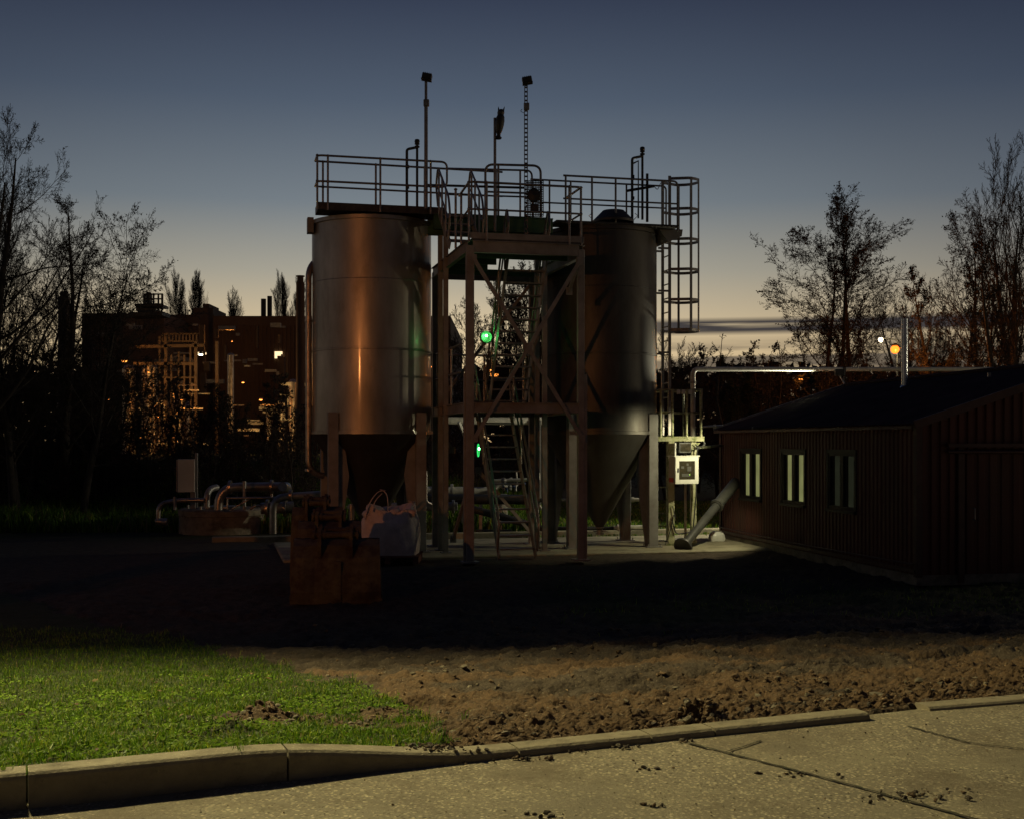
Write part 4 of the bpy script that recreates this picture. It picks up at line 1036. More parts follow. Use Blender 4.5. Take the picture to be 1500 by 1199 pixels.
# roof: two slopes, low corrugation, with overhang
def slope(side):
    mb=MB(); ov=.14; n=int((WL+.3)/.07); nn=V(0,0,1)
    o=S0-wd*.15+(gd*(2*HW) if side else V(0,0,0)); g=(gd if not side else -gd)
    ups=(g+ZA*SL).normalized(); nrm=V(-g.x*SL,-g.y*SL,1).normalized()
    e0=o-g*ov+ZA*(EV-SL*ov+.03); r0=o+g*HW+ZA*(EV+SL*HW+.03)
    vs=[];L_=WL+.3
    for i in range(n+1):
        s=L_*i/n; hh=.018*(i%2)
        vs+= [e0+wd*s+nrm*hh, r0+wd*s+nrm*hh, e0+wd*s+nrm*(hh-.012), r0+wd*s+nrm*(hh-.012)]
    fs=[]
    for i in range(n):
        a=i*4; b=a+4; fs+=[(a,b,b+1,a+1),(a+2,a+3,b+3,b+2),(a,a+2,b+2,b)]
    fs+=[(0,1,3,2),(n*4,n*4+2,n*4+3,n*4+1)]
    mb.add(vs,fs); return mb.build('roof_slope','roof',sh)
rs0=slope(False); rs1=slope(True)
mb=MB(); a=S0-wd*.16+gd*HW+ZA*(EV+SL*HW+.055); b=S1+wd*.16+gd*HW+ZA*(EV+SL*HW+.055)
mb.tube([a,b],.045,8); mb.build('ridge_cap','roof',sh)
# verge flashings
for o,sg in((S0,-1),(S1,1)):
    for g0,g1 in((0,HW),(2*HW,HW)):
        q=MB(); ex=-.14 if g0==0 else .14
        a=o+wd*(.16*sg)+gd*(g0+ex)+ZA*(EV-SL*.14+.02); b=o+wd*(.16*sg)+gd*g1+ZA*(EV+SL*HW+.02); q.bar(a,b,.03,.13); q.build('verge_flashing','trim' if sg>0 else 'galv',sh)
mb=MB(); mb.bar(S0-gd*.16-wd*.1+ZA*(EV-.06),S1-gd*.16+wd*.1+ZA*(EV-.06),.02,.05); mb.build('eaves_strip','trim',sh)
# eaves filler teeth catching the light
mb=MB(); i=0
while i*.143<WL-.1:
    p=S0+wd*(i*.143+.03)-gd*.035+ZA*(EV-.10); mb.box(p,(.05,.03,.05),(wd,gd,ZA)); i+=1
mb.build('eaves_filler',M['wood'],sh)
for k,(a,b,z0,z1) in enumerate(wins):
    w=(b-a); c=S0+wd*((a+b)/2)+gd*.03+ZA*((z0+z1)/2); h=z1-z0
    q=MB(); th=.055
    for(dx,dz,sx,sz) in((-(w/2-th/2),0,th,h),((w/2-th/2),0,th,h),(0,0,.13,h-2*th),(0,h/2-th/2,w-2*th,th),(0,-h/2+th/2,w-2*th,th)): q.box(c+wd*dx+ZA*dz,(sx,.11,sz),(wd,gd,ZA))
    q.box(c-gd*.05-ZA*(h/2+.03),(w+.10,.12,.05),(wd,gd,ZA))
    q.box(c-gd*.045+ZA*(h/2+.03),(w+.12,.05,.06),(wd,gd,ZA)); 
    for s in(-1,1): q.box(c-gd*.045+wd*s*(w/2+.03),(.06,.05,h),(wd,gd,ZA))
    wn=q.build('window','frame',sh)
    pw=(w-2*th-.13)/2
    for s in(-1,1):
        q=MB(); q.box(c+gd*.02+wd*s*(.065+pw/2),(pw,.012,h-2*th),(wd,gd,ZA)); pane=q.build('pane','win' if k<2 else 'windim',wn)
        q=MB(); q.box(c+gd*.005+wd*(s*(.065+pw/2)-pw*.5+.035),(.07,.03,h-2*th),(wd,gd,ZA)); q.build('sash','frame',wn)
# door in the near gable
o=S1; th=.06; mb=MB()
dc=(door[0]+door[1])/2; dw=door[1]-door[0]
for s in(door[0],door[1]): p=o+gd*s+wd*.03; mb.box((p.x,p.y,1.07),(.10,.07,2.1),(gd,wd,ZA))
fr=mb.build('door_frame','trim',sh)
corr('door',o+gd*(door[0]+.05)-wd*.02,gd,wd,dw-.1,.06,lambda s:2.06,[],pitch=.20,dep=.02)
mb=MB(); p=o+gd*dc+wd*.09+ZA*2.16; mb.box(p,(dw+.5,.07,.06),(gd,wd,ZA)); mb.tube([p-gd*(dw/2+.25)-ZA*.10,p+gd*(dw/2+.25)-ZA*.10],.03,8); mb.build('door_track','trim',sh)
mb=MB(); p=o+gd*(door[0]+.2)+wd*.05+ZA*1.0; mb.tube(path([p,p+wd*.06,p+wd*.06+ZA*.18,p+ZA*.18],.02),.012,6); mb.build('door_handle','galv',fr)
# flue through the roof
mb=MB(); fx=P(1325,560,24.6); ft=P(1325,467,24.6)
mb.tube([V(fx.x,fx.y,2.7),ft],.065,16,caps=False); mb.lathe(V(fx.x,fx.y,3.28),[(.065,.06),(.12,-.02),(.14,-.06)],16); mb.build('flue','flue',sh)
mb=MB(); p=P(1449,549,21.5); mb.box(p,(.05,.05,.07)); mb.build('roof_bracket','galv',sh)
# leaning pipe with flange
a=P(1001,806,24.9); a.z=.10; b=P(1079,706,26.9); b.x-=.02
t=thing('leaning_duct',tuple(a),'grey steel duct with flanged foot leaning against the far end of the red shed','duct')
d=(b-a).normalized(); x=d.cross(ZA).normalized(); y=d.cross(x)
mb=MB(); m1=a.lerp(b,.62); mb.tube([a,m1],.09,20); mb.tube([m1-d*.04,b],.118,20); mb.build('duct_tube','ductpaint',t)
mb=MB(); mb.lathe(a,[(.0,-.03),(.20,-.03),(.20,.02),(.10,.02)],20,(x,y,d)); mb.lathe(m1,[(.11,-.03),(.15,-.02),(.15,.02),(.11,.03)],20,(x,y,d)); mb.build('flange','ductpaint',t)
# white sack and blue drum near the shed corner
c=P(1049,778,27.0); c.z=.12
def sack(name,c,sx,sy,sz,seed,m,parent=None):
    rr=random.Random(seed); mb=MB(); n=18; k=12; vs=[]
    for i in range(k+1):
        ph=math.pi*i/k
        for j in range(n):
            a=2*math.pi*j/n; w=1+.22*(rr.random()-.5)+.15*math.sin(3*a+seed)+.08*math.sin(7*a)
            cs=lambda v:math.copysign(abs(v)**.7,v)
            vs.append(V(c.x+sx*cs(math.cos(a))*math.sin(ph)**.6*w,c.y+sy*cs(math.sin(a))*math.sin(ph)**.6*w,c.z+sz*math.cos(ph)*(1+.1*(rr.random()-.5))))
    mb.add(vs,[(i*n+j,i*n+(j+1)%n,(i+1)*n+(j+1)%n,(i+1)*n+j) for i in range(k) for j in range(n)],True)
    return mb.build(name,m,parent)
o=sack('crumpled_sack',c,.17,.14,.14,3,'white'); recentre(o,(c.x,c.y,0)); tag(o,'crumpled white sack lying on the slab behind the corner of the shed','sack')
c=P(1026,790,26.3)
# ------------------------------------------------------------------ digger buckets
def bucket(base,w,h,label,sc=1.0,deep=.75):
    t=thing('digger_bucket',tuple(base),label,'digger bucket','digger buckets lying in the yard')
    b=Vector(base); x=V(.995,.1,0).normalized(); y=V(-.1,.995,0).normalized(); z=ZA
    # side profile (y depth, z up): open mouth away from the camera, curved back towards the camera
    prof=[(-.02,.0),(-.05,.18*h),(-.04,.45*h),(.02,.72*h),(.12,.90*h),(.26,h),(.42,h)]
    mb=MB(); th=.025; n=len(prof); vs=[]
    for (dy,dz) in prof:
        for k in range(9):
            f=k/8-.5; fl=1+.05*(1-dz/h); vs.append(b+x*(f*w*fl)+y*(dy-.01*math.sin(k*2.1))+z*dz)
    for (dy,dz) in prof:
        for k in range(9):
            f=k/8-.5; fl=1+.05*(1-dz/h); vs.append(b+x*(f*w*fl)+y*(dy+th)+z*(dz))
    m=9; fs=[]
    for i in range(n-1):
        for k in range(m-1):
            a=i*m+k; fs.append((a,a+1,a+m+1,a+m)); o=n*m; fs.append((o+a+1,o+a,o+a+m,o+a+m+1))
    for i in range(n-1):
        a=i*m; o=n*m; fs.append((a,a+m,o+a+m,o+a)); a=i*m+m-1; fs.append((a+m,a,o+a,o+a+m))
    mb.add(vs,fs); mb.build('back_plate','rust',t)
    for s in(-1,1):
        q=MB(); pts=[]
        for (dy,dz) in prof: pts.append(b+x*(s*.5*w*(1+.05*(1-dz/h)))+y*(dy+.0)+z*dz)
        pts+= [b+x*(s*.5*w)+y*(.62*deep+.2)+z*(h*.72),b+x*(s*.53*w)+y*(deep)+z*(h*.30),b+x*(s*.535*w)+y*(deep*.7)+z*0]
        q.poly(pts,x*(s*.028)); q.build('side_plate','rust',t)
    q=MB(); q.box(b+y*(.0)+z*.05,(w*1.12,.05,.13),(x,y,z),.008); q.build('cutting_edge','rust',t)
    q=MB(); q.box(b+y*(-.045)+z*(.36*h)+x*(.02*w),(.10,.03,.62*h),(x,y,z),.005); q.build('wear_strap','rust',t)
    # hitch ears with two pins
    for s,o_ in((-1,-.18),(1,.16)):
        ex=b+x*(o_*w); q=MB()
        pts=[ex+y*.02+z*(.70*h),ex+y*(-.03)+z*(h*.9),ex+y*(.0)+z*(h+.10),ex+y*.05+z*(h+.16),ex+y*.14+z*(h+.15),ex+y*.22+z*(h+.05),ex+y*.36+z*(h+.20),ex+y*.46+z*(h+.18),ex+y*.48+z*h,ex+y*.3+z*(h*.9)]
        q.poly(pts,x*(.045*s)); q.build('hitch_ear','rust',t)
    for dy,dz in((.09,.07),(.40,.11)):
        q=MB(); a=b+x*(-.26*w)+y*dy+z*(h+dz); c=b+x*(.24*w)+y*dy+z*(h+dz); q.tube([a,c],.045,14)
        for e,d in((a,-1),(c,1)): q.tube([e,e+x*(.03*d)],.07,14)
        for f in(.2,.8): p=a.lerp(c,f); q.tube([p-x*.03,p+x*.03],.062,14)
        q.build('hitch_pin','rust',t)
    q=MB()
    for k in range(3): q.lathe(b+x*((k-.9)*.3*w)-y*.03+z*.1,[(.0,-.02),(.016,-.02),(.018,.0)],8,(x,z,-y))
    q.build('edge_bolt','dark',t)
    return t
B1=P(487,884,16.9); B1.z=0
bucket(B1+V(.05,0,0),1.13,.86,'wide rusty yellow digger bucket standing on its edge, nearest to the camera')
bucket(P(482,800,17.95)*1+V(0,0,-P(482,800,17.95).z),.86,1.04,'middle rusty digger bucket standing behind the wide one')
bucket(P(463,800,18.9)*1+V(0,0,-P(463,800,18.9).z),.70,1.20,'rearmost narrow digger bucket, only its hitch showing above the others')
# ------------------------------------------------------------------ bulk bag on pallet
bb=P(572,820,22.6); bb.z=0
t=thing('pallet',(bb.x,bb.y,0),'low reddish wooden pallet under the bulk bag beside the left silo leg','pallet')
for k in range(7):
    q=MB(); q.box((bb.x,bb.y-.5+k*.165,.15),(1.12,.11,.022),bev=.003); q.build('deck_board','wood',t)
for k in(-1,0,1):
    q=MB(); q.box((bb.x+k*.5,bb.y,.09),(.1,1.05,.09),bev=.003); q.build('bearer','wood',t)
    q=MB(); q.box((bb.x+k*.5,bb.y,.035),(.1,1.08,.02)); q.build('base_board','wood',t)
t=thing('bulk_bag',(bb.x,bb.y,.165),'pinkish woven bulk bag with slack lifting loops standing on the pallet','bulk bag')
rr=random.Random(4); mb=MB(); n=56; K=26; vs=[]
for i in range(K+1):
    f=i/K; zz=.17+f*.86
    for j in range(n):
        a=2*math.pi*j/n; c=math.cos(a); s=math.sin(a); pw=.42+.25*math.sin(math.pi*f)
        cx=math.copysign(abs(c)**pw,c); sy=math.copysign(abs(s)**pw,s)
        w=.505+.035*math.sin(math.pi*min(1,f*1.3))-.10*max(0,f-.72)/.28
        fold=.010*math.sin(9*a+4*f)+.016*math.sin(5*a-7*f)*f+.028*math.sin(13*a+9*f)*max(0,f-.55)
        vs.append(V(bb.x+cx*(w+fold),bb.y+sy*(w+fold)*.95,zz+(.10*math.sin(2*a+.6)+.05*math.sin(5*a))*max(0,f-.6)*1.6))
mb.add(vs,[(i*n+j,i*n+(j+1)%n,(i+1)*n+(j+1)%n,(i+1)*n+j) for i in range(K) for j in range(n)],True)
# slumped top with creases
top=vs[-n:]; ctr=V(bb.x,bb.y,.90); ring=[p.lerp(ctr+V(0,0,.03*math.sin(j*1.3)),.5)+V(0,0,.05*math.sin(j*.9)) for j,p in enumerate(top)]
mb.add(top+ring+[ctr],[(j,(j+1)%n,n+(j+1)%n,n+j) for j in range(n)]+[(n+j,n+(j+1)%n,2*n) for j in range(n)],True)
mb.build('bag_body','bag',t)
def strap(pts,wd=.06,name='lifting_loop'):
    q=MB(); pts=path(pts,.12); vs=[]; 
    for i,p in enumerate(pts):
        d=(pts[min(i+1,len(pts)-1)]-pts[max(i-1,0)]).normalized(); s=V(0,1,0).cross(d).normalized(); dep=V(0,1,0)
        tw=math.sin(i*.25)*.5; s2=s*math.cos(tw)*.004; 
        for (u_,v_) in((-1,-1),(1,-1),(1,1),(-1,1)): vs.append(p+s*(v_*.006)+dep*(u_*wd*.5)+s*0)
    k=len(pts); q.add(vs,[(4*i+j,4*i+(j+1)%4,4*i+4+(j+1)%4,4*i+4+j) for i in range(k-1) for j in range(4)]); q.build(name,'bag',t)
Yb=bb.y-.42
q=lambda px,py,dy=0:P(px,py,Yb+dy)
strap([q(535,760),q(541,735),q(556,716),q(566,718),q(569,738),q(568,750,.1)],.07)
strap([q(545,748,-.05),q(549,732,-.05),q(560,722,-.05)],.05)
strap([q(590,748,.02),q(598,733,.02),q(607,735,.02),q(609,752,.02)],.06)
for sx_,sy_,w_ in((541,752,.13),(560,752,.11),(578,750,.12),(600,751,.11)):
    c=q(sx_,sy_,.15); o=sack('gathered_fabric',c,w_,.13,.075,int(sx_),'bag',t)
# ------------------------------------------------------------------ concrete chamber, cabinet, pipework
cc=P(310,785,29.2); cc.z=0
t=thing('concrete_chamber',tuple(cc+V(0,1.0,0)),'low round concrete chamber with lid, left of the buckets','manhole chamber')
mb=MB(); c2=cc+V(0,1.0,0); mb.lathe(c2,[(1.02,-.1),(1.02,.42),(1.04,.44),(1.04,.56),(.98,.60),(0,.60)],64); mb.build('ring','concrete',t)
mb=MB(); mb.box(c2+V(.1,-.3,.64),(.7,.6,.06),bev=.01); mb.build('access_cover','galv',t)
mb=MB(); 
for k in range(6): mb.tube([c2+V(.8*math.cos(k+3.3),.8*math.sin(k+3.3),.6),c2+V(.8*math.cos(k+3.3),.8*math.sin(k+3.3),.68)],.03,6)
mb.build('lid_bolt','galv',t)
t=thing('control_cabinet',tuple(P(276,760,29.9)*1),'beige control cabinet on a post above the concrete chamber','cabinet')
c=P(273,696,29.9); mb=MB(); mb.box(c,(.40,.32,.80),(V(.98,.2,0),V(-.2,.98,0),ZA),.01); mb.build('box','cabinet',t)
mb=MB(); mb.box(c+V(-.235,.02,0),(.02,.30,.78),(V(.98,.2,0),V(-.2,.98,0),ZA)); mb.build('door','cabinet',t)
q_=c; p=P(283,720,29.9); mb=MB(); mb.box((p.x,p.y,p.z/2),(.12,.08,p.z)); mb.box((c.x+.22,c.y+.1,c.z-.4),(.06,.06,1.9)); mb.build('post','legpaint',t)
mb=MB(); 
for k in range(3): mb.box(c+V(-.25,-.1,.20-.09*k),(.01,.09,.035))
mb.build('vent_slot','dark',t)
pw=thing('pipework',tuple(P(380,780,29)*1),'bent steel process pipes running from the chamber towards the left silo','pipework')
def pipe(pts,r,m='pipe',name='pipe',fr=.25,flanges=()):
    q=MB(); pp=[P(*a) for a in pts]; q.tube(path(pp,fr),r,14)
    for (a) in flanges:
        p=P(*a[:3]); d=Vector(a[3]).normalized(); x=d.cross(V(.1,.3,1)).normalized(); y=d.cross(x)
        q.lathe(p,[(r,-.03),(r*1.55,-.03),(r*1.55,.03),(r,.03)],16,(x,y,d))
    q.build(name,m,pw)
X_=(1,0,0); Z_=(0,0,1)
pipe([(232,766,29.0),(232,737,29.0),(262,732,29.2),(300,732,29.2)],.055,flanges=[(232,762,29,Z_)],fr=.2)
pipe([(229,763,29.0),(245,764,29.0)],.09,flanges=[])
pipe([(303,742,29.3),(303,716,29.3),(318,713,29.6)],.075,'galv',fr=.25)
pipe([(320,746,28.8),(320,713,28.8),(420,712,29.2)],.105,fr=.45,flanges=[(337,713,28.9,X_),(398,712,29.1,X_)])
pipe([(420,712,29.2),(421,716,28.7),(414,712,28.2)],.105,fr=.2)
pipe([(400,781,28.0),(400,728,28.0),(480,723,28.3)],.085,fr=.30,flanges=[(426,725,28.05,X_)])
pipe([(331,729,28.0),(470,728,28.3)],.028,fr=.05)
pipe([(358,746,28.4),(358,704,28.4)],.04,'galv')
pipe([(333,730,28.1),(333,746,28.1)],.02); pipe([(338,746,28.2),(366,730,28.2)],.02)
pipe([(256,727,29.1),(256,746,29.1)],.04,'galv')
pipe([(382,744,29.2),(430,742,29.4)],.14,'pipe',flanges=[(392,744,29.2,X_),(418,743,29.3,X_)])
pipe([(366,745,29.2),(382,735,29.2),(390,746,29.2)],.03,'galv')
pipe([(398,712,29.2),(398,730,29.2)],.03); pipe([(515,738,30),(515,762,30)],.08,flanges=[(515,742,30,Z_)])
pipe([(478,725,28.5),(600,726,29.6)],.05); pipe([(520,742,30.2),(618,741,30.2)],.10,'galv')
# process pipes seen through the tower legs
pw=thing('process_pipes',tuple(P(690,780,29.5)*1),'horizontal pale process pipes and valves crossing behind the stair tower','pipework')
pipe([(612,718,29.6),(724,719,29.9)],.105,'pale',flanges=[(640,718,29.7,X_),(662,718,29.7,X_)])
pipe([(612,730,29.0),(782,731,29.4)],.12,'dark'); 
pipe([(622,741,28.6),(670,741,28.6)],.10,'galv',flanges=[(664,741,28.6,X_)])
pipe([(624,690,27.8),(624,735,27.8),(640,741,28)],.03,'pipe',fr=.1)
pipe([(716,704,30),(772,702,30)],.045,'pale'); pipe([(756,690,30.3),(758,706,30.3)],.02,'pale')
pipe([(725,714,30.4),(733,706,30.4),(742,714,30.4)],.09,'pale',fr=.12)
pipe([(692,745,28.9),(735,756,28.9),(775,768,28.9)],.09,'dark',fr=.2)
pipe([(785,732,29.3),(846,732,29.4)],.05,'dark'); pipe([(785,773,28.6),(960,773,28.8)],.045,'dark',flanges=[(793,773,28.6,X_)])
pipe([(900,731,29.3),(936,731,29.3)],.04,'pale',flanges=[(927,731,29.3,X_)]); pipe([(899,772,28.7),(955,771,28.7)],.05,'pale',flanges=[(906,772,28.7,X_)])
pipe([(697,777,29),(750,777,29)],.04,'dark')
pipe([(786,692,30.5),(786,702,30.5)],.09,'pale'); pipe([(790,740,30),(794,746,30)],.03,'pale')
rg=random.Random(8)
for k in range(16):
    x=rg.uniform(735,770); y=rg.uniform(698,718); s=rg.uniform(.03,.07); q=MB(); c=P(x,y,30+rg.uniform(-.4,.4))
    if k%2: q.lathe(c,[(0,s),(s,s*.4),(s,-s*.4),(0,-s)],10,(V(1,0,0),V(0,0,1),V(0,-1,0)))
    else: q.tube([c-ZA*s*1.5,c+ZA*s*1.5],s*.5,8)
    q.build('valve','galv' if k%3 else 'blue',pw)
for (a,b_,wd_) in(((704,722,29.9),(704,790,29.9),.08),((733,735,30.2),(733,790,30.2),.08),((678,745,30.2),(678,778,30.2),.07)):
    q=MB(); q.bar(P(*a),P(*b_),wd_,wd_); q.build('pipe_stand','galv',pw)
t=thing('pump_skid',tuple(P(722,775,31)*1),'pale boxy pump enclosure with a round dial seen through the tower legs','pump unit')
q=MB(); q.box(P(731,745,31.0),(.42,.35,.75),bev=.01); q.build('enclosure','pale',t)
q=MB(); q.box(P(697,766,31.0),(.10,.1,.45)); q.box(P(713,771,31.2),(.62,.4,.42),bev=.01); q.build('base_box','pale',t)
q=MB(); q.lathe(P(731,737,30.8),[(0,-.02),(.05,-.02),(.06,.03)],12,(V(1,0,0),V(0,0,1),V(0,-1,0))); q.build('dial','redlabel',t)
q=MB(); 
for k in range(3): q.tube(path([P(731,742,30.75),P(738+2*k,756,30.7),P(730,758+2*k,30.7)],.08),.010,5)
q.build('hose','dark',t)
t=thing('pipe_bridge',tuple(P(712,790,33)*1),'wide pale horizontal duct on thin posts high behind the tower','pipe bridge')
q=MB(); a=P(634,615,33); b=P(797,616,33.5); q.tube([a,b],.115,16); q.build('duct','pale',t)
for px in(636,790): q=MB(); p=P(px,615,33.2); q.box((p.x,p.y,p.z/2),(.10,.10,p.z)); q.build('post','galv',t)
q=MB(); q.bar(P(672,618,32.6),P(684,645,32.8),.07,.07); q.build('stay','pale',t)
# ------------------------------------------------------------------ factory across the field
fa=thing('factory_building',(-18,85,0),'long flat-roofed brown factory lit by sodium lamps on the left horizon','factory')
YF=85.
def fb(px0,px1,py,Y,d,name,m='factory',bot=0):
    a=P(px0,py,Y); b=P(px1,py,Y); q=MB(); q.box(((a.x+b.x)/2,Y+d/2,(a.z+bot)/2),(b.x-a.x,d,a.z-bot)); q.build(name,m,fa)
fb(312,660,463,YF,20,'main_hall'); fb(237,314,461,YF+2,14,'side_hall'); fb(120,240,459,YF-4,12,'west_block')
fb(297,306,445,YF+3,3,'roof_unit',bot=10); fb(283,312,451,YF+2.5,4,'plant_room',bot=10)
q=MB()
for k in range(60):
    a=P(314+k*5.8,466,YF-.03); q.box((a.x,a.y,5.2),(.09,.08,10.2))
q.build('cladding_ribs','factory',fa)
for (px,w,yt) in((386,8,438),(395,7.5,434)):
    a=P(px,yt,YF+5); q=MB(); q.lathe((a.x,a.y,0),[(w*.5*YF/F,8),(w*.5*YF/F,a.z),(0,a.z)],16); q.build('flue_stack','dark',fa)
for (px,py,w,h) in((408,520,11,10),(294,518,8,4),(300,518,4,3)):
    a=P(px,py,YF-.1); q=MB(); q.box(a,(w*YF/F,.1,h*YF/F)); q.build('lit_window','litwin',fa)
q=MB(); a=P(409,524,YF-.2); q.box(a,(.25,.1,.25)); q.build('vent_cowl','dark',fa)
a=P(440,404,62); t=thing('chimney',(a.x,a.y,0),'tall dark round factory chimney with a narrow cap beside the left silo','chimney')
q=MB(); q.lathe((a.x,a.y,0),[(.42,0),(.30,4),(.215,5.0),(.215,a.z-.35),(.16,a.z-.35),(.16,a.z-.05),(.22,a.z-.05),(.22,a.z),(0,a.z)],20); q.build('stack','factory',t)
# scaffold lookout on the roof
a=P(226,462,72); t=thing('roof_scaffold',tuple(a),'openwork lookout platform with railings on the factory skyline','scaffold')
q=MB()
for px in(211,218,225,232,238): q.bar(P(px,460 if px<230 else 455,72),P(px,431,72),.09,.09)
for px in(213,222,232,237): q.bar(P(px,458,73.5),P(px,431,73.5),.07,.07)
for py in(431,438,446): q.bar(P(211,py,72),P(238,py,72),.08,.08)
for px in(211,238):
    for py in(431,446): q.bar(P(px,py,71.95),P(px,py,73.55),.08,.08)
q.build('frame','dark',t)
q=MB(); q.bar(P(203,449,72.5),P(241,449,72.5),1.6,.16); q.bar(P(205,455,72.5),P(232,457,72.5),1.6,.2); q.bar(P(195,463,72.5),P(243,461,72.5),1.8,.25); q.box(P(218,437,72.6),(.25,.2,.7)); q.build('platform','dark',t)
a=P(94,435,60); t=thing('chimney',(a.x,a.y,0),'slim dark chimney seen through the bare trees on the far left','chimney')
q=MB(); q.lathe((a.x,a.y,0),[(.45,0),(.30,a.z*.6),(.28,a.z),(.2,a.z),(.2,a.z+.25),(0,a.z+.25)],16); q.build('stack','dark',t)
# process rack in front of the factory
rk=thing('process_rack',tuple(P(250,648,66)*1),'open steel process rack with platforms in front of the factory, lit orange','pipe rack')
YR=66.
def rbar(x0,y0,x1,y1,w=.12,m='factory',dy=0,name='rack_member'):
    q=MB(); q.bar(P(x0,y0,YR+dy),P(x1,y1,YR+dy),w,w); q.build(name,m,rk)
for px,yt in((243,488),(287,500),(318,500),(279,505),(262,515),(234,492),(251,520),(270,520)): rbar(px,yt,px,700,.16 if px in(243,287,318) else .09)
for py,x0,x1 in((500,238,290),(533,196,284),(553,238,288),(508,200,300),(573,240,286)): rbar(x0,py,x1,py-(2 if py==508 else 0),.16 if py in(533,508) else .08)
for k in range(11): rbar(238+k*5,489,238+k*5,500,.07)
rbar(238,489,290,489,.07)
for k,(px,py0,py1,r) in enumerate(((189,540,650,.35),(219,535,648,.28),(226,538,650,.18),(212,540,650,.16),(430,560,650,.30),(447,575,660,.35),(412,590,660,.22),(395,600,670,.2),(338,520,640,.18),(262,600,655,.9))):
    a=P(px,py0,YR+1); b=P(px,py1,YR+1); q=MB(); q.tube([V(b.x,b.y,0.5),a],r,14); 
    q.lathe(a,[(r,0),(r*.6,r*.5),(0,r*.6)],14); q.build('vessel','pipe',rk)
rg=random.Random(2)
for k in range(46):
    px=rg.choice([rg.uniform(400,470),rg.uniform(330,470),rg.uniform(180,290)]); py=rg.uniform(560,668); l=rg.uniform(6,34)
    rbar(px,py,px+l,py,rg.choice([.07,.1,.16]),'pale' if k%3 else 'pipe',rg.uniform(-2,2),'pipe_run')
for k in range(24):
    px=rg.choice([rg.uniform(395,470),rg.uniform(180,290)]); py=rg.uniform(560,640)
    rbar(px,py,px,py+rg.uniform(10,40),.08,'pale',rg.uniform(-2,2),'pipe_run')
for k in range(60):
    px=rg.uniform(125,455); py=rg.uniform(470,560); l=rg.uniform(5,26)
    if k%2: rbar(px,py,px+l,py,rg.choice([.10,.16,.25]),'galv',rg.uniform(4,12),'gantry_pipe')
    else: rbar(px,py,px,py+l*1.6,rg.choice([.08,.12,.3]),'factory',rg.uniform(4,12),'gantry_post')
# sodium lamps of the factory: small fittings plus their light
def lamp(px,py,Y,power,col,m,label,size=.12,grp='lamps around the factory',nm='factory_lamp',off=-.3,light_off=(0,-.6,-.1)):
    c=P(px,py,Y); t=thing(nm,tuple(c),label,'lamp',grp)
    q=MB(); q.lathe(c,[(0,-size*.6),(size*.7,-size*.5),(size,0),(size*.6,size*.4),(0,size*.5)],12); q.build('globe',m,t)
    q=MB(); q.lathe(c,[(size*1.02,.0),(size*1.2,size*.3),(size*.5,size*.9),(0,size)],12); q.bar(c+V(0,0,size*.7),c+V(0,.5,size*.9),.05,.05); q.build('hood','dark',t)
    if power: light('POINT',nm+'_light',c+Vector(light_off),power*.22,col,.2)
OR=(1,.34,.06); YE=(1,.62,.22)
lamp(182,528,YR-1,260,OR,'sodium_small','orange factory lamp glowing through the bushes, leftmost of its row',.16)
lamp(189,560,YR-.8,120,OR,'sodium_small','small orange lamp on a vertical pipe below the leftmost factory lamp',.08)
lamp(218,545,YR-1,110,YE,'sodium_small','small yellow lamp on a pale factory column',.07)
lamp(266,585,YR-2,330,OR,'sodium_small','orange lamp lighting a round vessel low in the process rack',.07)
lamp(294,519,YR-1,120,YE,'whitelamp','small white lamp at the right end of the process rack',.12)
lamp(440,600,YR-3,420,YE,'sodium_small','yellowish lamp among the pipes beside the left silo',.07)
lamp(405,645,YR-3,200,YE,'sodium_small','low yellow lamp in the undergrowth right of the control cabinet',.06)
for i,(px,py,w_,lb) in enumerate(((160,585,60,'dim orange lamp deep in the bushes at the far left'),(205,640,60,'tiny orange lamp low under the vertical pipes'),(255,640,120,'orange lamp low behind the twisted bush'),(232,610,60,'small orange lamp halfway down the pale vertical pipe'),(356,560,60,'tiny orange lamp below the factory roof middle'),(382,585,70,'tiny orange lamp right of the factory middle'),(447,635,160,'yellow lamp close to the downpipe of the left silo'),(330,655,60,'tiny low lamp above the control cabinet'))):
    lamp(px,py,YR-2.5,w_*2,OR if i%2 else YE,'sodium_small',lb,.05+.02*(i%3))
lamp(340,500,YF-6,350,OR,'sodium_small','faint orange lamp washing the factory wall',.05)
lamp(720,541,60,240,OR,'sodium_small','tiny orange lamp between the stair tower legs',.12)
lamp(724,548,59,260,OR,'sodium_small','orange lamp shining through twigs behind the lower stair',.22)
lamp(630,537,60,30,OR,'sodium_small','tiny orange lamp just right of the left silo',.09)
lamp(627,677,58,20,OR,'sodium_small','tiny low orange lamp between the silo leg and the tower',.06)
lamp(1173,555,52,120,OR,'sodium_small','faint orange lamp low in the trees behind the shed',.10)
# street lamps on the right
def street(px,py,Y,m,label,power,col,size,arm=0):
    c=P(px,py,Y); t=thing('street_lamp',(c.x+arm,c.y,0),label,'street lamp','street lamps behind the shed')
    q=MB(); q.tube([V(c.x+arm,c.y,0),V(c.x+arm,c.y,c.z)],[.09,.05],10); q.tube([V(c.x+arm,c.y,c.z),V(c.x,c.y,c.z+.12)],.04,8); q.build('pole','dark',t)
    q=MB(); q.lathe(c+V(0,0,size*.85),[(0,.10),(size*.7,.06),(size*.8,0),(0,-.01)],16,(V(1.3,0,0),V(0,.7,0),ZA)); q.build('lamp_hood','dark',t)
    q=MB(); q.lathe(c,[(0,-size),(size*.5,-size*.87),(size*.87,-size*.5),(size,0),(size*.87,size*.5),(size*.5,size*.87),(0,size)],16); q.build('lamp_glass',m,t)
    light('POINT','street_lamp_glow',c+V(0,-1.0,-.6),power,col,.25)
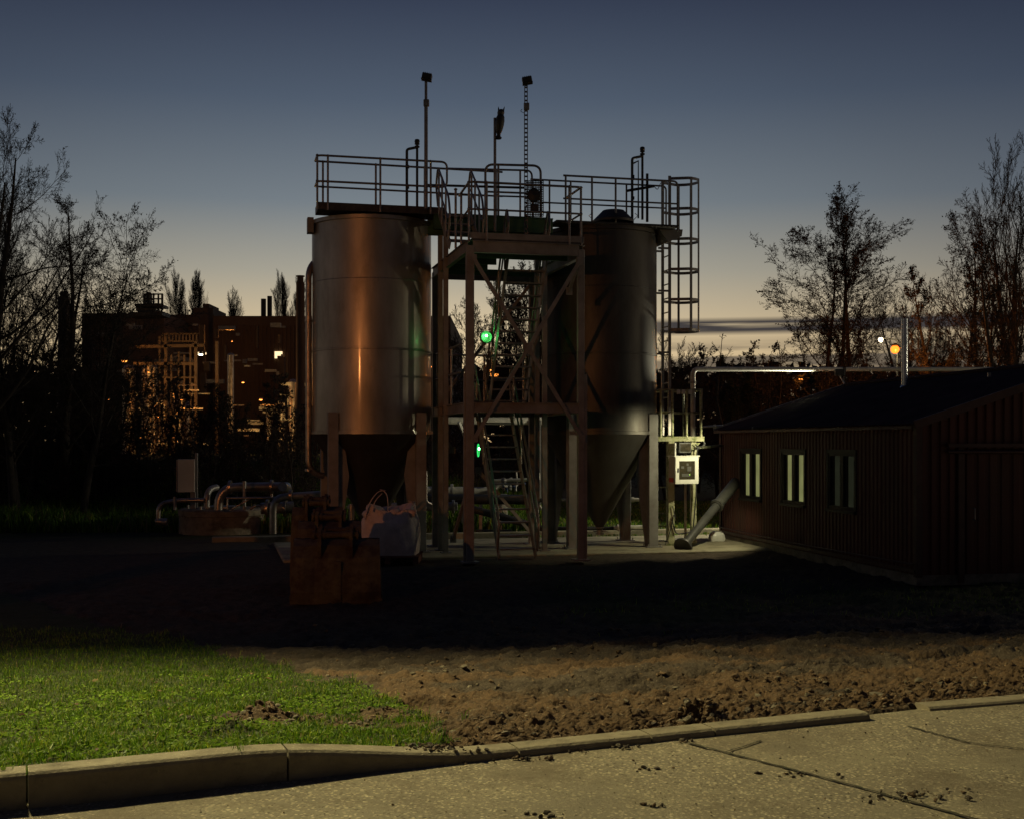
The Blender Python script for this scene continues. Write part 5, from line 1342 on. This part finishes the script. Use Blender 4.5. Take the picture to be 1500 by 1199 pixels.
street(1311,512,44,'sodium','bright orange sodium street lamp behind the steel flue of the shed',330,(1,.30,.05),.15,.36)
street(1290,498,66,'whitelamp','smaller white street lamp left of the bright orange one',400,(1,.75,.4),.13,.9)
# boundary fence far behind (light rail between trees)
# street lamp over the lawn, just outside the picture on the left, with an added plate that cuts off its light beyond the soil
sl=thing('street_lamp',(-8.4,10.6,0),'street lamp column with added light-cutting plate standing left of the view above the lawn','street lamp')
LP_=V(-4.5,9.8,7.2)
q=MB(); q.tube(path([V(-8.4,10.6,0),V(-8.4,10.6,7.6),LP_+V(-.2,0,.30)],.6),[.08]*1+[.055]*8 if False else .06,10); q.build('column','galv',sl)
q=MB(); q.box(LP_+V(0,0,.22),(.8,.36,.06),bev=.01); sd_=V(.10,1,0).normalized(); se_=V(1,-.10,0).normalized()
q.box(LP_+sd_*.17+V(0,0,-.16),(1.9,.012,1.06),(se_,sd_,ZA)); q.build('lantern_cutoff_plate','dark',sl)
# ------------------------------------------------------------------ trees
def rot_about(v,axis,ang): return Matrix.Rotation(ang,3,axis)@v
class TreeGen:
    def __init__(s,seed,prm): s.r=random.Random(seed); s.p=prm; s.thick=[]; s.thin=[]; s.tips=[]
    def grow(s,pos,d,length,rad,lev):
        p=s.p; r=s.r; L_=len(p['n']); n=p['seg'][min(lev,len(p['seg'])-1)]; sl=length/n
        pts=[pos]; rads=[rad]; dirs=[d]
        for i in range(n):
            w=p['wig'][min(lev,len(p['wig'])-1)]
            d=Vector((d.x+r.gauss(0,w),d.y+r.gauss(0,w),d.z+r.gauss(0,w)+p['up'][min(lev,len(p['up'])-1)])).normalized()
            pos=pos+d*sl; pts.append(pos); f=(i+1)/n
            rads.append(rad*(1-f*(.90 if lev==0 else .8))); dirs.append(d)
        tgt=s.thick if lev<=1 else s.thin
        for i in range(n): tgt.append((pts[i],pts[i+1],rads[i],rads[i+1]))
        if lev>=L_: s.tips.append((pts[-1],d)); s.tips.append((pts[n//2],d)); return
        nc=p['n'][lev]; t0=p['t0'][lev]; ph=r.uniform(0,6.28)
        for k in range(nc):
            f=t0+(1-t0)*(k+r.random())/nc; 
            if f>=1: f=.999
            x=f*n; i=int(x); q=pts[i].lerp(pts[i+1],x-i); dd=dirs[i+1]
            rr=(rads[i]+(rads[i+1]-rads[i])*(x-i))
            ang=math.radians(p['ang'][lev]*(1-.35*f)+r.gauss(0,9)); ph+=2.4+r.uniform(-.5,.5)
            ax=dd.cross(V(0,0,1) if abs(dd.z)<.95 else V(1,0,0)).normalized(); ax=rot_about(ax,dd,ph)
            nd=rot_about(dd,ax,ang)
            if lev==0: nl=length*p['ratio'][0]*p['shape'](f)*r.uniform(.75,1.2)
            else: nl=length*p['ratio'][lev]*(1.1-.55*f)*r.uniform(.7,1.25)
            s.grow(q,nd,nl,min(rr*.62,max(.004,rr*.5*(nl/length)**.35+.002)),lev+1)
def segmesh(name,segs,k,m,parent,org,minr=.0):
    a=np.array([tuple(s[0])+tuple(s[1])+(max(minr,s[2]),max(minr*.7,s[3])) for s in segs]); p0=a[:,:3]-org; p1=a[:,3:6]-org; r0=a[:,6]; r1=a[:,7]
    d=p1-p0; d/=np.linalg.norm(d,axis=1)[:,None]+1e-9
    ref=np.where(np.abs(d[:,2:3])<.9,np.array([[0,0,1.]]),np.array([[1.,0,0]]))
    x=np.cross(d,ref); x/=np.linalg.norm(x,axis=1)[:,None]+1e-9; y=np.cross(d,x)
    an=np.arange(k)*2*np.pi/k; cs=np.cos(an)[None,:,None]; sn=np.sin(an)[None,:,None]
    o=x[:,None]*cs+y[:,None]*sn
    v=np.concatenate([p0[:,None]+o*r0[:,None,None],p1[:,None]+o*r1[:,None,None]],1)
    n=len(a); base=np.arange(n)[:,None,None]*2*k; j=np.arange(k); q=np.stack([j,(j+1)%k,k+(j+1)%k,k+j],-1)[None]+base
    ob=npmesh(name,v.reshape(-1,3),q.ravel(),np.full(n*k,4),m,smooth=(k>4),parent=parent); return ob
def leafmesh(name,tips,n,size,spread,m,parent,org,seed,tri=True,flat=0):
    rs=np.random.RandomState(seed); t=np.array([tuple(a) for a,_ in tips])-org
    if len(t)==0: return
    idx=rs.randint(0,len(t),n); c=t[idx]+rs.randn(n,3)*spread*np.array([1,1,.7])
    u=rs.randn(n,3); u/=np.linalg.norm(u,axis=1)[:,None]; w=rs.randn(n,3); w-=u*(u*w).sum(1)[:,None]; w/=np.linalg.norm(w,axis=1)[:,None]
    if flat: u[:,2]*=.4; w[:,2]*=.4
    sz=size*(.5+rs.rand(n))[:,None]
    v=np.stack([c-u*sz,c+w*sz*.55,c+u*sz,c-w*sz*.55],1).reshape(-1,3)
    f=np.arange(n*4); npmesh(name,v,f,np.full(n,4),m,parent=parent)
def tree(px,pyb,pyt,Y,seed,kind,label,group,stems=1,lean=(0,0),leafn=0,leafs=.05,minr=.004,cat='tree',nm='bare_tree',m='twig',width=1.0,z0=None,dens=1.0,w=None):
    base=P(px,HY,Y); g0=0 if z0 is None else z0; base.z=g0-.05
    H=P(px,pyt,Y).z-g0
    prm=dict(KINDS[kind]); prm['n']=[max(1,int(round(v*(dens if i else 1)))) for i,v in enumerate(prm['n'])]
    prm['ratio']=[prm['ratio'][0]*width]+list(prm['ratio'][1:])
    g=TreeGen(seed,prm)
    for k in range(stems):
        r=random.Random(seed*31+k); a=r.uniform(0,6.28); sp=0 if stems==1 else .16
        off=V(math.cos(a)*.25,math.sin(a)*.25,0)*(stems>1)
        d=V(lean[0]+math.cos(a)*sp,lean[1]+math.sin(a)*sp,1).normalized()
        g.grow(base+off,d,H*prm.get('hf',.95)*(1 if k==0 else r.uniform(.8,1)),H*prm['r'],0)
    zs=sorted(p[1].z for p in g.thin); top=zs[-3]; fz=(H+.05)/(top-base.z)
    fx=fz
    if w: xs=sorted(abs(p[1].x-base.x) for p in g.thin); fx=(w/F*Y)/xs[int(len(xs)*.965)]
    tr=lambda p:V(base.x+(p.x-base.x)*fx,base.y+(p.y-base.y)*fx,base.z+(p.z-base.z)*fz)
    g.thick=[(tr(a),tr(b),c,d) for a,b,c,d in g.thick]; g.thin=[(tr(a),tr(b),c,d) for a,b,c,d in g.thin]; g.tips=[(tr(a),b) for a,b in g.tips]
    t=thing(nm,(base.x,base.y,g0),label,cat,group); org=np.array(tuple(WO[t.name]))
    segmesh('trunk',g.thick,6,'bark',t,org,.008)
    cr=segmesh('crown',g.thin,3,m,t,org,minr)
    if leafn: leafmesh('leaves',g.tips,int(leafn*(.40 if m=='twig' else 1)),leafs*(.55 if nm!='hedge_bush' else .9),leafs*.75,'leaf' if m!='evergreen' else 'evergreen',t,org,seed,flat=(m=='evergreen'))
    return t
sh_round=lambda f:.55+.75*math.sin(math.pi*f*.82)
sh_cone=lambda f:1.15-.95*f
sh_pop=lambda f:.55+.7*math.sin(math.pi*f)*.8
sh_fan=lambda f:1.0-.25*f
KINDS={
 'alder':dict(hf=.95,n=[30,10,8,5],seg=[12,7,5,3,3],wig=[.035,.10,.15,.2,.2],up=[.05,.05,.03,.03,.02],t0=[.22,.25,.2,.15],ang=[62,50,50,45],ratio=[.22,.42,.42,.45],shape=sh_round,r=.013),
 'willow':dict(hf=.68,n=[16,9,8,5],seg=[10,8,6,4,3],wig=[.06,.09,.12,.14,.15],up=[.05,.09,.08,.05,.03],t0=[.18,.2,.15,.1],ang=[42,34,32,32],ratio=[.46,.42,.42,.45],shape=sh_fan,r=.016),
 'poplar':dict(hf=.82,n=[64,18,10],seg=[10,6,4,3],wig=[.02,.05,.07,.1],up=[.02,.14,.10,.05],t0=[.10,.2,.2],ang=[28,24,26],ratio=[.24,.40,.5],shape=sh_pop,r=.007),
 'broad':dict(hf=.74,n=[16,11,9,5],seg=[9,9,6,4,3],wig=[.06,.08,.12,.16,.2],up=[.04,.035,.04,.03,.02],t0=[.20,.18,.15,.1],ang=[66,46,44,42],ratio=[.58,.42,.40,.42],shape=sh_cone,r=.017),
 'scrub':dict(hf=.72,n=[13,9,7,4],seg=[8,6,5,3,3],wig=[.09,.14,.18,.22,.2],up=[.04,.03,.03,.02,.0],t0=[.06,.1,.1,.1],ang=[55,48,48,45],ratio=[.52,.46,.44,.45],shape=sh_cone,r=.013),
}
GA='bare alders standing against the evening sky'
# left group
tree(-62,0,138,31,21,'broad','tall bare tree rising out of the left edge of the picture','left bare trees',stems=2,leafn=5000,leafs=.04,width=1.1,w=185)
tree(30,0,268,33,22,'alder','bare tree with upright fine branches near the left edge','left bare trees',stems=2,leafn=4000,leafs=.04,width=1.5,w=110)
tree(88,0,288,35,23,'broad','bare tree with straight dark trunk, second from the right in the left group','left bare trees',leafn=6000,leafs=.045,width=.85,w=115)
tree(122,0,305,33,24,'alder','leaning bare tree with small dark leaf clumps, rightmost of the left group','left bare trees',lean=(.10,0),leafn=11000,leafs=.05,width=1.2,w=125)
tree(62,0,335,36,26,'broad','spreading dense bare tree low in the middle of the left group','left bare trees',stems=2,leafn=5000,leafs=.045,w=150)
tree(158,0,415,36,27,'scrub','low twiggy tree at the right foot of the left group','left bare trees',stems=2,leafn=5000,leafs=.045,w=55)
tree(-10,0,200,35,25,'willow','fine-twigged bare tree behind the left edge group','left bare trees',stems=2,width=.9,w=150)
# right pair of alders
tree(1220,0,274,50,31,'alder','tall alder with a leaning dark stem, left of the clump behind the shed',GA,stems=1,lean=(-.10,0),leafn=16000,leafs=.075,width=1.0,minr=.007,w=105)
tree(1229,0,284,51,32,'alder','slender middle alder between two taller stems behind the shed',GA,lean=(-.035,0),leafn=6000,leafs=.07,width=.8,minr=.007,w=60)
tree(1249,0,268,50,33,'alder','tall alder with a straight trunk, rightmost of the clump behind the shed',GA,leafn=9000,leafs=.07,width=.62,minr=.007,w=40)
tree(1316,0,378,75,34,'willow','pale feathery bare tree behind the orange street lamp',GA,stems=2,minr=.007,width=.8,w=48)
tree(1345,0,450,60,39,'alder','short bare tree right of the steel flue',GA,stems=2,minr=.006,width=1.3,leafn=4000,leafs=.06,w=50)
tree(1390,0,380,46,35,'broad','dark spreading leafy tree left of the big bare tree on the right',GA,stems=2,leafn=15000,leafs=.07,minr=.006,width=.8,w=72)
tree(1438,0,282,46,36,'alder','tall dark tree with open top near the right edge',GA,leafn=10000,leafs=.065,width=1.1,minr=.006,w=72)
tree(1512,0,190,44,37,'willow','large fine-twigged bare tree cut by the right edge of the picture',GA,stems=3,minr=.006,width=.95,leafn=0,w=95)
tree(1475,0,360,42,38,'broad','dense dark tree at the right edge below the large bare tree',GA,stems=2,leafn=9000,leafs=.06,minr=.006,width=.7,w=72)
pr_=dict(KINDS['broad']); KINDS['shade']=dict(pr_,n=[16,10,7,3],t0=[.56,.1,.1,.1],ratio=[.34,.42,.42,.4],ang=[80,48,44,40])
tt=tree(750,0,0,-4.5,91,'shade','bare tree standing behind the viewpoint whose branches shade the silos','trees behind the viewpoint',leafn=2500,leafs=.05,width=1.0) if False else None
g=TreeGen(91,KINDS['shade']); g.grow(V(0,0,0),V(.0,0,1).normalized(),8.0,.16,0)
t=thing('bare_tree',(-10.9,0,.6),'bare tree behind the viewpoint whose branches dapple the light on the silos','tree'); o_=np.zeros(3)
segmesh('trunk',g.thick,6,'bark',t,o_,.008); segmesh('crown',g.thin,3,'twig',t,o_,.009)
# poplars far away
GP='slim poplars on the left horizon'
for i,(px,py,lb) in enumerate(((262,392,'left slim poplar of the close pair above the factory roof'),(288,394,'right slim poplar of the close pair above the factory roof'),(340,418,'small poplar alone above the factory roof'),(418,392,'slim poplar next to the dark chimney'),(434,402,'poplar half hidden by the dark chimney'))):
    tree(px,0,py,150,41+i,'poplar',lb,GP,minr=.009,nm='poplar_tree',w=(17,16,18,16,12)[i])
# seen through the tower
GT='small trees seen through the stair tower'
tree(683,0,432,46,51,'alder','bare tree with a curved trunk seen through the left bay of the tower',GT,lean=(.05,0),leafn=2500,leafs=.05,minr=.006,width=.9,w=36)
tree(655,0,468,50,52,'scrub','low dark bush tree just right of the left silo',GT,leafn=9000,leafs=.06,minr=.006,width=.8,w=36)
tree(760,0,368,48,53,'alder','dense dark tree behind the upper stair',GT,stems=3,leafn=16000,leafs=.06,minr=.007,width=1.0,w=46)
tree(790,0,380,50,54,'alder','tall bare tree hidden mostly by the darker silo',GT,stems=2,leafn=6000,leafs=.06,minr=.006,w=30)
# beyond the right silo
tree(990,0,488,62,55,'willow','small rounded weeping tree below the ladder cage',GT,stems=2,minr=.008,width=1.2,w=36)
tree(1085,0,492,40,56,'scrub','sparse leaning sapling between the silo and the alders',GT,lean=(-.25,0),minr=.005,width=.5,dens=.5,w=72)
tree(1125,0,500,45,57,'scrub','bare twiggy shrub left of the alders',GT,stems=2,minr=.006,width=.6,leafn=1500,leafs=.05,w=32)
tree(1098,0,519,44,58,'scrub','flat-topped dark evergreen shrub below the evening clouds',GT,stems=2,leafn=16000,leafs=.07,m='evergreen',nm='evergreen_shrub',width=.7,w=42)
# scrub rows: individual bushes, copied from four sources
protos=[]
HG='dark hedge bushes in front of the factory and behind the shed'
for i in range(4):
    protos.append(tree(60+110*i,0,505,38,61+i,'scrub','x',HG,stems=3,leafn=2600,leafs=.055,minr=.006,nm='hedge_bush',cat='bush',width=.72,dens=.85))
hb=[]
rg=random.Random(77)
row=[]
for px in range(-30,470,36): row.append((px+rg.uniform(-9,9),rg.uniform(495,535) if px<200 else rg.uniform(520,572),rg.uniform(37,42)))
for px in range(-20,460,52): row.append((px+rg.uniform(-9,9),rg.uniform(585,625),rg.uniform(34,36)))
for px in range(620,860,38): row.append((px+rg.uniform(-9,9),rg.uniform(560,592),rg.uniform(40,46)))
for px in range(960,1520,28): row.append((px+rg.uniform(-9,9),rg.uniform(500,540),rg.uniform(46,54)))
row+=[(300,640,33),(350,628,33.5),(420,615,33),(640,640,37),(700,648,38),(760,640,38)]
where=lambda px:'left of the factory lamps' if px<180 else 'in front of the process rack' if px<330 else 'near the control cabinet' if px<480 else 'seen through the stair tower' if px<870 else 'right of the darker silo' if px<1110 else 'behind the lit shed windows' if px<1280 else 'behind the shed roof ridge'
hts=lambda H:'low' if H<3.2 else 'mid-height' if H<5 else 'tall'
ordn=['','second ','third ','fourth ','fifth ','sixth ','seventh ','eighth ','ninth ','tenth ','eleventh ','twelfth ']
cnt={}
p0s=[(p,Vector(p.location),[c for c in p.children]) for p in protos]
H0=P(0,505,38).z
for k,(px,py,Y) in enumerate(sorted(row,key=lambda a:a[0])):
    src,loc,ch=p0s[k%4]
    if k<4: o=src; 
    else:
        o=src.copy(); COL.objects.link(o)
        for c in ch: c2=c.copy(); COL.objects.link(c2); c2.parent=o
    b=P(px,HY,Y); H=P(px,py,Y).z
    o.location=(b.x,b.y,-.05); s=max(.25,H/H0); wf=min(1.35,max(.75,1.0))
    o.scale=(s*1.1 if s<.6 else s*.95,s,s); o.rotation_euler=(0,0,rg.uniform(0,6.28))
    key=(hts(H),where(px)); i=cnt.get(key,0); cnt[key]=i+1
    o['label']=(ordn[i]+hts(H)+' twiggy dark bush from the left '+where(px)) if i else (hts(H)+' twiggy dark bush '+where(px)+', leftmost of these')
# rough bank vegetation
def bankgrass(name,n,xr,yr,h,w,seed,zf,dens,label):
    rs=np.random.RandomState(seed); x=rs.uniform(*xr,n); y=rs.uniform(*yr,n); k=rs.rand(n)<dens(x,y); x=x[k];y=y[k];n=len(x)
    z=zf(x,y)-.02; hh=h*(.4+rs.rand(n))*(.5+fbm(x*.8,y*.8,3)); a=rs.uniform(0,6.28,n); dx,dy=np.cos(a)*w*.5,np.sin(a)*w*.5; la=rs.uniform(0,6.28,n); ln=rs.uniform(.1,.9,n)
    b=np.stack([x,y,z],-1); s=np.stack([dx,dy,0*dx],-1); m_=b+np.stack([np.cos(la)*ln*hh*.3,np.sin(la)*ln*hh*.3,hh*.6],-1); t=b+np.stack([np.cos(la)*ln*hh*.9,np.sin(la)*ln*hh*.9,hh*(1-.3*ln)],-1)
    v=np.stack([b-s,b+s,m_+s*.7,m_-s*.7,t],1).reshape(-1,3); i=np.arange(n)*5
    o=npmesh(name,v,np.stack([i,i+1,i+2,i+3,i+3,i+2,i+4],-1).ravel(),np.tile([4,3],n),G); o.data.polygons.foreach_set('material_index',np.repeat(rs.choice(4,n,p=[.4,.45,.05,.1]),2).astype(np.int32))
    tag(o,label,'grass',kind='stuff')
bz=lambda x,y:sstep(31.5,42,y+.12*x)*sstep(1.5,-6,x)*1.6
bankgrass('bank_grass',60000,(-20,1),(30,40),.5,.035,5,bz,lambda x,y:.8*(y>29.5-.2*x*0),'long rough grass and brambles on the bank behind the pipework')
bankgrass('field_grass',70000,(-2,16),(28.5,46),.09,.03,6,lambda x,y:0*x+.0,lambda x,y:.9+0*x,'short green grass on the field behind the silos')
# climbing stems at the far left
# ------------------------------------------------------------------ far wood on the horizon
def farwood():
    rs=np.random.RandomState(5); n=26000
    az=rs.uniform(-.50,.50,n); Y=rs.uniform(120,150,n); x=az*Y; top=5.0+7.0*fbm(az*14+30,az*0+2,4); z=top*rs.rand(n)**.8
    u=rs.randn(n,3); u/=np.linalg.norm(u,axis=1)[:,None]; w=rs.randn(n,3); w-=u*(u*w).sum(1)[:,None]; w/=np.linalg.norm(w,axis=1)[:,None]; s=(.25+.55*rs.rand(n))[:,None]
    c=np.stack([x,Y,z],-1); v=np.stack([c-u*s,c+w*s*.6,c+u*s,c-w*s*.6],1).reshape(-1,3)
    o=npmesh('far_wood',v,np.arange(n*4),np.full(n,4),'bush'); tag(o,'far dark line of woodland along the horizon','woodland',kind='stuff')
farwood()
# ------------------------------------------------------------------ lights
light('POINT','street_lamp_light',LP_,3600,(1,.87,.42),.16)
light('SPOT','sodium_floodlight',(-13.0,-9.8,5.8),3700,(1,.33,.085),.035,(-3.2,23.5,2.3),23,1.0)
light('POINT','yard_light',(22,22.9,4.25),620,(1,.86,.55),.2)
# gable floodlight above the shed's far end, aimed at the ladder platform
light('SPOT','gable_floodlight',P(1210,606,29.4),900,(1,.93,.66),.08,(2.2,27.0,1.4),150,.3)
light('SPOT','added_slab_light',(4.72,24.5,2.42),175,(1,.91,.55),.05,(3.2,25.4,1.0),112,.45)  # added spot that brightens the slab and access platform
light('POINT','beacon_light',bc1+bf1*.12,.9,(.1,1,.2),.03)
light('POINT','beacon_light',bc2+bf2*.10,.4,(.1,1,.2),.03)
fl_=thing('gable_floodlight_unit',tuple(P(1229,547,28.9)),'small dark floodlight box fixed where the overhead pipe crosses the shed gable','floodlight')
q=MB(); q.box(P(1230,546,28.85),(.22,.14,.16),bev=.015); q.build('housing','dark',fl_)
q=MB(); q.bar(P(1230,550,28.9),P(1238,564,28.7),.03,.03); q.build('bracket','galv',fl_)
wl_=thing('added_wall_lamp',(4.95,24.95,2.42),'small added bulkhead lamp under the eaves at the far end of the shed wall','wall lamp')  # invented fixture to go with the added spot over the slab
q=MB(); q.box((5.05,24.95,2.50),(.34,.16,.05),bev=.01); q.build('housing','dark',wl_)
